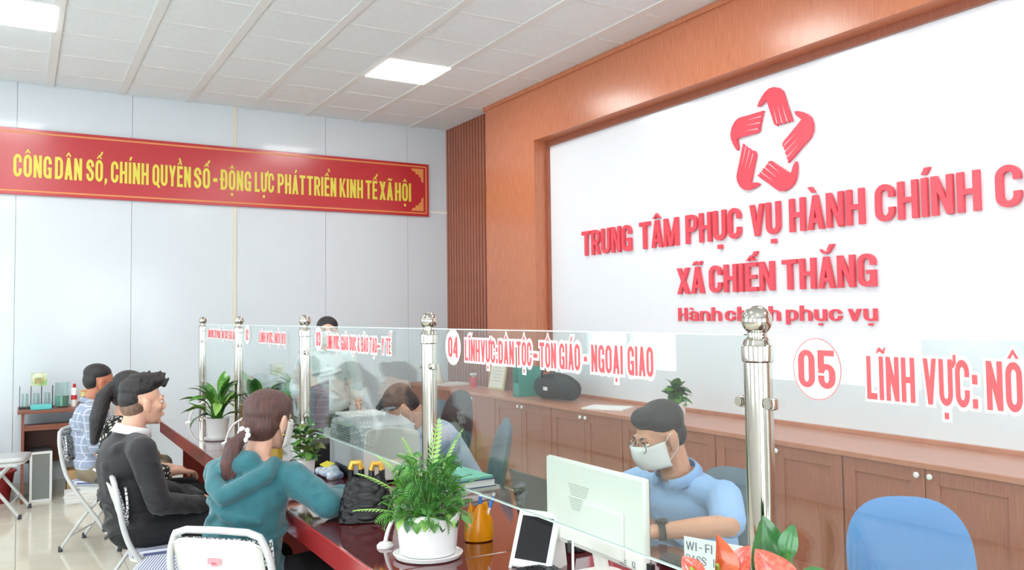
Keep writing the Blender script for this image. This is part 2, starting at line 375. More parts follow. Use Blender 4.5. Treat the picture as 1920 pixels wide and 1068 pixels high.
# left wall with windows, wall behind the camera with glass doors
LW = mat('plain_wall_paint', (226, 228, 230), .6)
def wall_open(name, axis, c, a0, a1, z1, opens, th=.15):
    b = MB(); cur = a0
    def bb(p, q, z0, zt):
        if q-p > 1e-4 and zt-z0 > 1e-4:
            b.b2((c, p, z0), (c-th, q, zt)) if axis == 'x' else b.b2((p, c, z0), (q, c-th, zt))
    for (p, q, z0, zt) in opens: bb(cur, p, 0, z1); bb(p, q, 0, z0); bb(p, q, zt, z1); cur = q
    bb(cur, a1, 0, z1); return struct(b.build(name, LW))
LO = [(-2.2, -.4, .9, 2.6), (.6, 2.4, .9, 2.6), (3.6, 5.4, .9, 2.6), (6.2, 7.8, .9, 2.6)]
wall_open('wall_left', 'x', -3.15, -3.6, 8.9, CZ+.1, LO)
wall_open('wall_back', 'y', -3.5, -3.3, 4.6, CZ+.1, [(-2.6, -.2, 0.02, 2.7), (.8, 2.9, .9, 2.6)])
ALU = mat('white_window_frame', (226, 228, 228), .35)
n = 0
for (p, q, z0, z1) in LO:
    n += 1; wn = struct(thing('window_%d' % n, '', '', (-3.2, (p+q)/2, z0)))
    del wn['label'], wn['category']
    hw = (q-p)/2; h = z1-z0
    for k in (-hw+.03, 0, hw-.03): MB().box((0, k, h/2), (.06, .06, h-.005)).build('window_frame', ALU, wn)
    for k in (.03, h-.03): MB().box((0, 0, k), (.06, 2*hw-.01, .055)).build('window_frame', ALU, wn)
    for k in (-1, 1): MB().box((0, k*hw/2, h/2), (.006, hw-.06, h-.08)).build('pane', GLASS, wn)
# right wall: slatted end piece, veneer front, recess with glossy white board
FXX = 4.145
wr = struct(MB().b2((WX+.06, -3.6, 0), (WX+.2, 8.9, CZ+.1)).build('wall_right', WOODD))
MB().b2((WX+.012, 7.5, 0), (WX+.06, FY, CZ)).build('slat_backing', WOODD, wr)
sl = None
for i in range(17):
    y = 7.56+.068*i
    if sl is None: sl = MB().box((0, 0, CZ/2), (.024, .047, CZ)).build('slat', WOODD, wr, bev=.002, loc=(WX, y, 0))
    else: inst(sl, wr, (WX, y, 0))
RY0, RY1, RZ = -1.2, 6.56, 3.165
MB().b2((FXX, RY1, 0), (WX+.06, 7.5, CZ-.012)).build('veneer_panel', WOOD, wr)
MB().b2((FXX, -3.5, 0), (WX+.06, RY0, CZ-.012)).build('veneer_panel', WOOD, wr)
MB().b2((FXX, RY0, RZ), (WX+.06, RY1, CZ-.012)).build('header_panel', WOOD, wr)
MB().b2((FXX-.02, -3.5, CZ-.045), (FXX, 7.52, CZ-.005)).b2((FXX-.01, RY0, RZ-.0), (FXX, RY1, RZ+.018)).build('cornice', WOOD, wr)
BX = 4.3
MB().b2((BX, RY0, .7), (BX+.03, RY1-.035, RZ-.045)).build('white_board', PANEL, wr, label='glossy white backing board')
MB().b2((BX-.03, RY1-.035, .7), (BX+.03, RY1, RZ)).b2((BX-.03, RY0, RZ-.05), (BX+.03, RY1-.035, RZ)).build('board_trim', WOODD, wr)
# ceiling: slab, grid bars, tiles
ce = struct(MB().b2((-3.3, -3.6, CZ+.02), (4.6, 8.9, CZ+.1)).build('ceiling', CEILT))
GX = .217; GY = 8.786
TI = {}
tm = None; LAMPS = [(4, 3), (4, 7), (4, 11), (4, 15), (-1, 3), (-1, 7), (-1, 11), (-1, 15), (-5, 7), (-5, 13), (-5, 3)]
for i in range(-6, 7):
    for j in range(0, 20):
        if (i, j) in LAMPS: continue
        x0 = GX+.6*i; y1 = GY-.6*j; y0 = y1-.6; x1 = x0+.6; y1 = min(y1, FY); x1 = min(x1, WX)
        if i == 6: x1 = FXX+.12
        full = (i != 6 and j != 0)
        if full and tm is not None: inst(tm, ce, (x0+.3, y0+.3, CZ+.006)); continue
        b = MB().box((0, 0, 0), (x1-x0-.012, y1-y0-.012, .016))
        o = b.build('ceiling_tile', CEILT, ce, bev=.002, loc=((x0+x1)/2, (y0+y1)/2, CZ+.006))
        if full: tm = o
for i in range(-6, 7):
    MB().box((0, 0, 0), (.066, 12.1, .012)).build('grid_bar', CEILG, ce, loc=(GX+.6*i, 2.6, CZ-.006))
for j in range(1, 20):
    MB().box((0, 0, 0), (7.5, .022, .008)).build('cross_bar', CEILG, ce, loc=(.46, GY-.6*j, CZ-.004))
LED = mat('lit_panel', (255, 253, 250), .5, emit=LAMP)
for k, (i, j) in enumerate(LAMPS):
    lab = {(4, 3): 'square flush ceiling light near the red banner, right of the bright left one', (-1, 3): 'square flush ceiling light cut off at the upper left corner'}.get((i, j), 'square ceiling light out of frame, %s row, %s side' % ({3: 'first', 7: 'second', 11: 'third', 13: 'third', 15: 'fourth'}[j], {4: 'wood wall', -1: 'middle', -5: 'window'}[i]))
    c = thing('ceiling_light', lab, 'light', (GX+.6*i+.3, GY-.6*j-.3, CZ), 0, 'square ceiling lights')
    MB().box((0, 0, -.004), (.6, .6, .012)).build('frame', CEILG, c)
    MB().box((0, 0, -.012), (.57, .57, .01)).build('diffuser', LED, c, bev=.012)

# ================================================================== RED BANNER
bn = thing('banner', 'long red banner with yellow slogan letters on the far wall', 'banner', (0, 8.63, 2.665))
MB().box((1.65, .008, .3), (4.74, .02, .6)).build('board', BAN, bn, bev=.003)
b = MB()
for z in (.035, .565): b.box((1.65, -.003, z), (4.66, .004, .014))
for x in (-.68, 3.985): b.box((x, -.003, .3), (.014, .004, .53))
b.build('border_line', GOLD, bn)
for sx, x in ((1, -.645), (-1, 3.95)):
    for sz, z in ((1, .06), (-1, .54)):
        b = MB(); fr = ((x, -.003, z), (sx, 0, 0), (0, 0, sz), (0, -1, 0))
        b.prism([(0, 0), (.15, 0), (.13, .03), (.1, .035), (.095, .06), (.06, .065), (.05, .09), (.03, .1), (.025, .14), (0, .16)], fr, .003)
        b.build('corner_ornament', GOLD, bn)
BW = [('CÔNG', -0.059, 0.241), ('DÂN', 0.267, 0.488), ('SỐ,', 0.523, 0.698), ('CHÍNH', 0.73, 1.059), ('QUYỀN', 1.092, 1.443), ('SỐ', 1.472, 1.624), ('-', 1.654, 1.695), ('ĐỘNG', 1.726, 2.025), ('LỰC', 2.062, 2.258), ('PHÁT', 2.296, 2.588), ('TRIỂN', 2.605, 2.925), ('KINH', 2.961, 3.227), ('TẾ', 3.258, 3.394), ('XÃ', 3.419, 3.578), ('HỘI', 3.603, 3.797)]
text_mesh(BW, 0, .205, ((0, -.003, .16), (1, 0, 0), (0, 0, 1), (0, -1, 0)), .003, YEL, bn, s=.168, t=.14)
# ================================================================== WALL SIGN
def wall_line(txt, y0, width, z, cap, label, s=.17, t=.15, dep=.022):
    th = thing('sign_lettering', label, 'sign', (BX-.004, y0, z), 0, None)
    for ch, P in layout(txt, width, cap, s, t):
        b = MB()
        for i, p in enumerate(P): b.prism(p, ((-.00002*i, 0, 0), (0, -1, 0), (0, 0, 1), (-1, 0, 0)), dep)
        b.build('letter', REDL, th, smooth=0)
yw = lambda L_: [(t, L_[0][1]-a, L_[0][1]-b) for t, a, b in L_]
wall_line(yw([('TRUNG', 6.001, 5.315), ('TÂM', 5.207, 4.755), ('PHỤC', 4.668, 4.119), ('VỤ', 4.032, 3.774), ('HÀNH', 3.695, 3.144), ('CHÍNH', 3.067, 2.455), ('CÔNG', 2.373, 1.80)]), 6.001, 0, 2.045, .215, 'raised red capitals in the top line of the white board', .135)
wall_line(yw([('XÃ', 4.773, 4.493), ('CHIẾN', 4.434, 3.838), ('THẮNG', 3.767, 3.08)]), 4.773, 0, 1.675, .195, 'raised red capitals in the middle line of the white board', .135)
wall_line(yw([('Hành', 4.781, 4.331), ('chính', 4.295, 3.801), ('phục', 3.753, 3.325), ('vụ', 3.283, 3.084)]), 4.781, 0, 1.474, .098, 'small raised red slogan in the lowest line of the white board', .14, .12, .01)
# emblem of five hands
lg = thing('emblem', 'red emblem of five hands circling a star on the white board', 'emblem', (BX-.004, 3.855, 2.657))
poly = [(-0.0938, 0.2797), (-0.0778, 0.309), (-0.0512, 0.3397), (-0.0185, 0.3687), (0.0165, 0.3846), (0.063, 0.3853), (0.1082, 0.3677), (0.1374, 0.3391), (0.153, 0.2996), (0.169, 0.2444), (0.1915, 0.1802), (0.2154, 0.1084), (0.1962, 0.1179), (0.1802, 0.1102), (0.1647, 0.1182), (0.1426, 0.1101), (0.1278, 0.1163), (0.1045, 0.11), (0.0896, 0.1186), (0.0841, 0.1038), (0.0621, 0.1163), (0.0525, 0.1343), (0.0376, 0.1817), (0.0215, 0.2255), (0.0055, 0.2737), (-0.0099, 0.3121), (-0.0335, 0.2988), (-0.0573, 0.2838), (-0.0767, 0.2784)]
poly = [(x*.94, y*.94) for x, y in poly]
slits = [[(0.0551, 0.2439), (0.0847, 0.1236)], [(0.0941, 0.2495), (0.1298, 0.1159)], [(0.1342, 0.2444), (0.1745, 0.1169)]]
def tess(poly, fr, d, name, m, parent):
    bm = bmesh.new(); o, u, v, nn = [V(x) for x in fr]
    vs = [bm.verts.new(o+u*p[0]+v*p[1]) for p in poly]; f = bm.faces.new(vs)
    r = bmesh.ops.extrude_face_region(bm, geom=[f]); bmesh.ops.translate(bm, verts=[e for e in r['geom'] if isinstance(e, bmesh.types.BMVert)], vec=nn*d)
    bmesh.ops.recalc_face_normals(bm, faces=bm.faces); me = bpy.data.meshes.new(name); bm.to_mesh(me); bm.free(); me.materials.append(m)
    ob = bpy.data.objects.new(name, me); COL.objects.link(ob); ob.parent = parent; return ob
for k in range(5):
    a = -2*math.pi*k/5; ca, sa = math.cos(a), math.sin(a)
    pp = [((x*ca-y*sa), (x*sa+y*ca)) for x, y in poly]
    h = tess(pp, ((0, 0, 0), (0, -1, 0), (0, 0, 1), (-1, 0, 0)), .018, 'hand', REDL, lg)
    b = MB()
    for q0 in slits:
        q0 = [(x*.94, y*.94) for x, y in q0]
        q0 = [(x*ca-y*sa, x*sa+y*ca) for x, y in q0]; dx, dy = q0[1][0]-q0[0][0], q0[1][1]-q0[0][1]; l = math.hypot(dx, dy); nx, ny = -dy/l*.0035, dx/l*.0035
        b.prism([q0[0], (q0[1][0]-nx, q0[1][1]-ny), (q0[1][0]+nx, q0[1][1]+ny)], ((-.0182, 0, 0), (0, -1, 0), (0, 0, 1), (-1, 0, 0)), .0012)
    b.build('finger_line', mat('finger_gap', (250, 190, 196), .4), lg, smooth=0)

# ================================================================== CABINETS
KNOB = mat('white_knob', (240, 240, 238), .25)
cabs = [8.56]+[7.59-.932*k for k in range(9)]
def cabinet(y1, y0, label):
    c = thing('cabinet', label, 'cabinet', (3.75, y0, 0)); W = y1-y0
    MB().b2((.02, .002, .06), (.515, W-.002, .774)).build('body', CAB, c)
    MB().b2((.05, .002, 0), (.5, W-.002, .06)).build('plinth', WOODD, c)
    MB().b2((.004, .002, .7), (.02, W-.002, .774)).build('rail', CAB, c)
    for k in range(2):
        a, e = (.006, W/2-.003) if k == 0 else (W/2+.003, W-.006)
        dr = MB().b2((.006, a, .08), (.02, e, .773)).b2((-.004, a, .08), (.008, a+.07, .773)).b2((-.004, e-.07, .08), (.008, e, .773)).b2((-.004, a+.07, .08), (.008, e-.07, .15)).b2((-.004, a+.07, .705), (.008, e-.07, .773)).build('door', CAB, c, bev=.0015)
        ky = W/2-.034 if k == 0 else W/2+.034
        MB().lathe([(.004, 0), (.006, .006), (.013, .012), (.015, .02), (.009, .027)], n=14).build('knob', KNOB, dr, loc=(-.004, ky, .742)).rotation_euler = (0, -math.pi/2, 0)
names = ['farthest low wooden cabinet, in the corner beneath the slatted wall', 'low wooden cabinet under the framed certificate, behind the grey chair', 'low wooden cabinet under the green file holder', 'low wooden cabinet left of the white monitor, second to the right of the framed certificate', 'low wooden cabinet behind the light blue shirted clerk', 'low wooden cabinet hidden largely by the nearest steel post', 'low wooden cabinet behind the blue chair, right of the nearest steel post', 'low wooden cabinet at the right edge, right of the blue chair', 'low wooden cabinet past the right edge of the view']
for k in range(9): cabinet(cabs[k], cabs[k+1], names[k])
ct = MB().b2((3.73, cabs[9], .775), (FXX-.002, 8.56, .805)).b2((FXX-.002, cabs[9], .775), (4.268, 6.5, .805)).build('cabinet_worktop', CABL, bev=.004)
tag(ct, 'long wooden top running over the row of low cabinets', 'worktop')
struct(MB().b2((4.268, RY0, .805), (BX+.0, RY1-.04, .83)).build('trim_1', CABL))

# ================================================================== DESK
dk = thing('service_counter', 'long glossy dark red counter with a bright red front edge', 'counter', (0, 0, 0))
DX0, DX1, DZ = .915, 1.84, .78
ys = [6.72, 5.0, 3.62, 2.335, .9, -.6]
for k in range(5):
    MB().b2((DX0+.004, ys[k+1]+.0015, DZ-.03), (DX1, ys[k]-.0015, DZ)).build('top_slab', DESK, dk, bev=.003)
    MB().b2((DX0, ys[k+1]+.0015, DZ-.085), (DX0+.03, ys[k]-.0015, DZ-.002)).build('edge_band', DESKE if k > 1 else DESKB, dk, bev=.003)
for y in (6.3, 4.9, 2.9, 1.1, -.5): MB().b2((DX0+.1, y, .0 if y < 6 else .22), (DX1-.05, y+.03, DZ-.032)).build('side_panel', DESKB if y > 4 else DESKE, dk)
MB().b2((DX1-.35, -.5, .25), (DX1-.33, 6.3, DZ-.032)).build('modesty_panel', DESKB, dk)
# steel posts and panes
PX = 1.2; PY = [6.63, 5.42, 4.01, 2.584, 1.12, -.35]
pn = ['steel post with ball finial farthest away, by the broad leaved plant', 'second farthest steel post, right of the broad leaved plant', 'steel post with ball finial in front of the standing woman', 'steel post with ball finial rising behind the ferny plant', 'thick steel post with ball finial nearest the camera, beside the red anthuriums', 'steel post with ball finial past the right edge']
def make_post(y, label):
    p = thing('steel_post', label, 'post', (PX, y, DZ), 0)
    MB().lathe([(.0262, .004), (.0262, .668)], n=28).build('tube', STEEL, p)
    MB().lathe([(.0265, .66), (.0295, .663), (.0305, .686), (.0298, .691), (.028, .693), (.025, .702), (.0185, .708), (.0185, .716)], n=28).build('collar', STEEL, p, smooth=22)
    MB().ball((0, 0, .7385), .0285, 28).build('ball', STEEL, p)
    MB().lathe([(.044, 0), (.044, .006), (.03, .014), (.026, .016)], n=28).build('base_flange', STEEL, p)
    for s in (-1, 1):
        for z in (.28, .585):
            cl = MB().box((-.004, s*.032, z), (.014, .026, .022)).build('clamp', STEEL, p, bev=.003)
            MB().tube([(-.012, s*.036, z), (-.018, s*.036, z)], .009, 14).build('screw', STEEL, cl)
    return p
for y, l in zip(PY, pn): make_post(y, l)
def pane(k, label):
    y1, y0 = PY[k]-.03, PY[k+1]+.03
    p = thing('glass_screen', label, 'glass screen', (PX, y0, 1.0)); W = y1-y0
    MB().box((0, W/2, .245), (.008, W, .49)).build('pane', GLASS, p)
    e = MB().box((0, W/2, .4915), (.0082, W, .003)).box((0, W/2, -.0015), (.0082, W, .003)).build('pane_edge', mat('glass_edge', (206, 228, 222), .15), p)
    return p, y0
def sticker(p, y0, num, cy, rad, txt, ty0, ty1, zc, cap, hollow=False, outl=.0065, s=.16):
    # coordinates local to the pane; text runs toward -y, faces -x
    fr = lambda x, y, z: ((x, y-y0, z-1.0), (0, -1, 0), (0, 0, 1), (-1, 0, 0))
    if num:
        b = MB()
        circ = [(rad*math.cos(2*math.pi*i/40), rad*1.06*math.sin(2*math.pi*i/40)) for i in range(40)]
        if hollow:
            for i in range(40):
                a, c2 = circ[i], circ[(i+1) % 40]; b.prism([a, c2, (c2[0]*.975, c2[1]*.975), (a[0]*.975, a[1]*.975)], fr(-.0046, cy, 1.4345), .0004)
            b.build('number_ring', REDG, p, smooth=0)
            MB().prism([(x*.975, y*.975) for x, y in circ], fr(-.0044, cy, 1.4345), .0003).build('number_disc', WV, p, smooth=0)
        else: b.prism(circ, fr(-.0044, cy, 1.4345), .0003).build('number_disc', WV, p, smooth=0)
        text_mesh(num, .078 if hollow else .066, .066, fr(-.0054, cy+(.039 if hollow else .033), 1.4345-.033), .0003, REDG, p, 'number', s=.17)
    if txt:
        text_mesh(txt, ty0-ty1, cap, fr(-.0044, ty0, zc-cap/2), .0003, WV, p, 'letter_outline', out=outl, s=s)
        text_mesh(txt, ty0-ty1, cap, fr(-.0056, ty0, zc-cap/2), .0003, REDG, p, 'lettering', s=s)
pw = lambda *L_: [(t, L_[0][1]-a, L_[0][1]-b) for t, a, b in L_]
p, y0 = pane(0, 'farthest glass screen with an unreadable red line of lettering'); sticker(p, y0, '', 0, 0, 'LĨNH VỰC: TƯ PHÁP - HỘ TỊCH - ĐẤT ĐAI', 6.40, 5.49, 1.425, .055)
p, y0 = pane(1, 'glass screen numbered 02, second from the far wall'); sticker(p, y0, '02', 5.18, .055, 'LĨNH VỰC: NỘI VỤ', 4.88, 4.33, 1.425, .058)
p, y0 = pane(2, 'glass screen numbered 03, in front of the standing woman'); sticker(p, y0, '03', 3.783, .053, pw(('LĨNH VỰC:', 3.658, 3.484), ('GIÁO DỤC & ĐÀO TẠO', 3.464, 3.048), ('-', 3.043, 3.02), ('Y TẾ', 2.999, 2.908)), 3.658, 2.85, 1.423, .06)
p, y0 = pane(3, 'glass screen numbered 04, between the ferny plant and the thick post'); sticker(p, y0, '04', 2.393, .054, pw(('LĨNH', 2.309, 2.212), ('VỰC:', 2.205, 2.104), ('DÂN', 2.098, 2.011), ('TỘC', 1.996, 1.918), ('-', 1.909, 1.888), ('TÔN', 1.877, 1.798), ('GIÁO', 1.783, 1.691), ('-', 1.675, 1.662), ('NGOẠI', 1.644, 1.522), ('GIAO', 1.504, 1.415)), 2.309, 1.388, 1.428, .066)
p, y0 = pane(4, 'glass screen numbered 05 at the right edge, before the blue chair'); sticker(p, y0, '05', .982, .0505, pw(('LĨNH', 0.882, 0.797), ('VỰC:', 0.783, 0.699), ('NÔNG', 0.686, 0.582)), .882, .3, 1.426, .07, True, .004)
# ================================================================== BLOBS (continuous organic surfaces)
def hullcap(bm, p1, r1, p2, r2, seg=12):
    p1, p2 = V(p1), V(p2); vs = []
    for p, r in ((p1, r1), (p2, r2)):
        for i in range(7):
            a = math.pi*i/6
            for j in range(seg):
                q = 2*math.pi*j/seg; vs.append(bm.verts.new(p+V((math.sin(a)*math.cos(q), math.sin(a)*math.sin(q), math.cos(a)))*r))
    r = bmesh.ops.convex_hull(bm, input=vs)
    bmesh.ops.delete(bm, geom=list({g for g in r['geom_interior']+r['geom_unused'] if isinstance(g, bmesh.types.BMVert)}), context='VERTS')
def blob(name, prims, m, parent, vox=.008, sm=3, fac=.5, cut=None):
    bm = bmesh.new()
    for p in prims:
        if p[0] == 'c':
            _, a, r1, b, r2 = p; b2 = bmesh.new(); hullcap(b2, a, r1, b, r2); me = bpy.data.meshes.new('t'); b2.to_mesh(me); b2.free(); bm.from_mesh(me); bpy.data.meshes.remove(me)
        else:
            _, c, r = p[:3]; rot = p[3].to_4x4() if len(p) > 3 and p[3] else M.Identity(4)
            bmesh.ops.create_uvsphere(bm, u_segments=24, v_segments=16, radius=1, matrix=M.Translation(V(c)) @ rot @ M.Diagonal((*r, 1)))
    me = bpy.data.meshes.new(name); bm.to_mesh(me); bm.free()
    o = bpy.data.objects.new(name, me); COL.objects.link(o)
    k = o.modifiers.new('r', 'REMESH'); k.mode = 'VOXEL'; k.voxel_size = vox
    if sm: k = o.modifiers.new('s', 'SMOOTH'); k.factor = fac; k.iterations = sm
    dg = bpy.context.evaluated_depsgraph_get(); nm = bpy.data.meshes.new_from_object(o.evaluated_get(dg)); o.modifiers.clear(); o.data = nm; nm.name = name; bpy.data.meshes.remove(me)
    if cut:
        bm = bmesh.new(); bm.from_mesh(nm)
        for co, no in cut:
            g = bm.verts[:]+bm.edges[:]+bm.faces[:]; bmesh.ops.bisect_plane(bm, geom=g, plane_co=co, plane_no=no, clear_outer=True)
        bm.to_mesh(nm); bm.free()
    nm.materials.clear(); nm.materials.append(m); nm.polygons.foreach_set('use_smooth', [True]*len(nm.polygons))
    if parent: o.parent = parent
    return o
def lerp(a, b, t): return V(a)*(1-t)+V(b)*t
def chain(pts, rs): return [('c', pts[i], rs[i], pts[i+1], rs[i+1]) for i in range(len(pts)-1)]
def hand_prims(w, d, nrm, side, curl=.5, k=1.0):
    # w wrist, d direction of the hand, nrm back of the hand, side +1: thumb toward d x nrm
    w = V(w); d = V(d).normalized(); nrm = V(nrm); nrm = (nrm-d*nrm.dot(d)).normalized(); s = d.cross(nrm)*side; out = []
    for i, (o, l) in enumerate(((.028, .066), (.009, .075), (-.011, .07), (-.03, .056))):
        kn = w+d*(.082-.006*abs(i-1.2))*k+s*o*k; out.append(('c', w+s*o*.55*k, .015*k, kn, .0115*k))
        p = kn; a = 0
        for j, f in enumerate((.45, .32, .23)):
            a += curl*(.7, .8, .5)[j]; q = p+(d*math.cos(a)-nrm*math.sin(a))*l*f*k; out.append(('c', p, (.0092-.0008*j)*k, q, (.0084-.0009*j)*k)); p = q
    t0 = w+d*.022*k+s*.022*k; t1 = t0+(d*.6+s*.75-nrm*.15).normalized()*.038*k; t2 = t1+(d*.85+s*.3-nrm*.35).normalized()*.03*k
    out += [('c', t0, .014*k, t1, .0105*k), ('c', t1, .0105*k, t2, .0082*k)]
    return out
def head_prims(T, fem=False):
    f = lambda p: T @ V(p); r3 = T.to_3x3(); j = .9 if fem else 1
    E = lambda c, r: ('e', f(c), r, r3); C = lambda a, ra, b, rb: ('c', f(a), ra, f(b), rb)
    return [E((0, -.018, .032), (.073, .09, .083)), E((0, .022, -.02), (.06*j, .068, .082)), E((0, .04, -.07), (.043*j, .043, .038)), E((0, .07, -.094), (.02*j, .018, .016)),
            C((0, .088, .012), .008, (0, .101, -.026), .0105), E((.013, .094, -.03), (.009, .009, .007)), E((-.013, .094, -.03), (.009, .009, .007)),
            E((0, .092, -.053), (.022, .01, .006)), E((0, .09, -.0635), (.019, .01, .007)), C((-.034, .076, .024), .011, (.034, .076, .024), .011),
            E((.037, .052, -.022), (.024, .024, .022)), E((-.037, .052, -.022), (.024, .024, .022)),
            E((.076, -.008, -.012), (.011, .02, .033)), E((-.076, -.008, -.012), (.011, .02, .033)), E((.084, -.016, .004), (.007, .014, .022)), E((-.084, -.016, .004), (.007, .014, .022)),
            E((.072, .0, -.04), (.007, .01, .012)), E((-.072, .0, -.04), (.007, .01, .012))]
def head_T(c, yaw=0, pitch=0, roll=0): return M.Translation(V(c)) @ Euler((R(pitch), R(roll), R(-yaw)), 'XYZ').to_matrix().to_4x4()
def face(T, parent, brow=True, eyes=True):
    r3 = T.to_3x3()
    if eyes:
        for s in (-1, 1):
            e = MB().ball(T @ V((s*.031, .0745, .004)), (.0125, .009, .0065), 14, r3).build('eye', mat('eye_white', (228, 222, 216), .2), parent)
            MB().ball(T @ V((s*.031, .0808, .004)), (.0055, .004, .0055), 12, r3).build('iris', BLK, e)
            MB().tube([T @ V((s*(.018+.007*k), .083-.0035*k+(.002 if k == 1 else 0), .0105+.0025*math.sin(k*1.1))) for k in range(4)], .0022, 6).build('eyelid', HAIRB, e)
    if brow:
        for s in (-1, 1): MB().tube([T @ V((s*(.015+.009*k), .0868-.0012*k*k*1.2, .0265+.0035*math.sin(k*.9))) for k in range(4)], [.0028, .0042, .004, .002], 8).build('eyebrow', HAIRB, parent)
    MB().ball(T @ V((0, .0965, -.058)), (.018, .004, .0014), 12, r3).build('mouth_line', mat('lip_shadow', (150, 84, 76), .5), parent)
def mask(T, parent, m=None):
    # surgical mask wrapped round the lower face with ear loops
    b = MB(); nu, nv = 14, 8; vs = []
    for i in range(nu+1):
        a = math.radians(-78+156*i/nu)
        for j in range(nv+1):
            z = .0-.098*j/nv; bul = .012*math.cos(a)**2*math.sin(math.pi*j/nv)
            ry = .109+bul-(.018 if j == nv else 0)*1 - .012*(j/nv)**2; rx = .074-.011*j/nv
            zz = z+(.014*math.cos(a)**6 if j == 0 else 0); vs.append(T @ V((math.sin(a)*rx, math.cos(a)*ry+.012*math.cos(a)**8*(1-j/nv), zz)))
    b.add(vs, [(i*(nv+1)+j, (i+1)*(nv+1)+j, (i+1)*(nv+1)+j+1, i*(nv+1)+j+1) for i in range(nu) for j in range(nv)])
    o = b.build('face_mask', m or MASK, parent, smooth=80); k = o.modifiers.new('t', 'SOLIDIFY'); k.thickness = .003; k.offset = 1
    for s in (-1, 1): MB().tube(cr([T @ V((s*.068, .025, -.01)), T @ V((s*.08, .0, .018)), T @ V((s*.085, -.024, .01)), T @ V((s*.08, -.02, -.035)), T @ V((s*.062, .02, -.075))], 5), .0013, 6).build('ear_loop', m or MASK, o)
def hair_m(T, parent, m, prims, vox=.006, name='hair', sm=2):
    r3 = T.to_3x3(); P = []
    for p in prims:
        if p[0] == 'e': P.append(('e', T @ V(p[1]), p[2], r3))
        else: P.append(('c', T @ V(p[1]), p[2], T @ V(p[3]), p[4]))
    return blob(name, P, m, parent, vox, sm)
def arm(sh, el, wr, r=(.05, .04, .034, .026)):
    return [('c', sh, r[0], el, r[1]), ('c', el, r[1], lerp(el, wr, .35), r[2]+.004), ('c', lerp(el, wr, .35), r[2]+.004, wr, r[3])]
def fold_rings(a, b, ra, rb, n, amp=.006, ph=0):
    out = []; n = n*2
    for i in range(n):
        t = (i+.5)/n; c = lerp(a, b, t); d = (V(b)-V(a)).normalized(); r = ra+(rb-ra)*t
        u = d.orthogonal().normalized(); v = d.cross(u); k = random.uniform(0, 6.28)+ph; s = random.choice((-1, 1))*random.uniform(.3, 1); q = None
        for j in range(4):
            kk = k+j*.38; p = c+(u*math.cos(kk)+v*math.sin(kk))*(r*.93)+d*.035*s*(j-1.5)
            if q is not None: out.append(('c', q, .011+amp*.3-abs(j-2)*.003, p, .011+amp*.3-abs(j-1)*.003))
            q = p
    return out
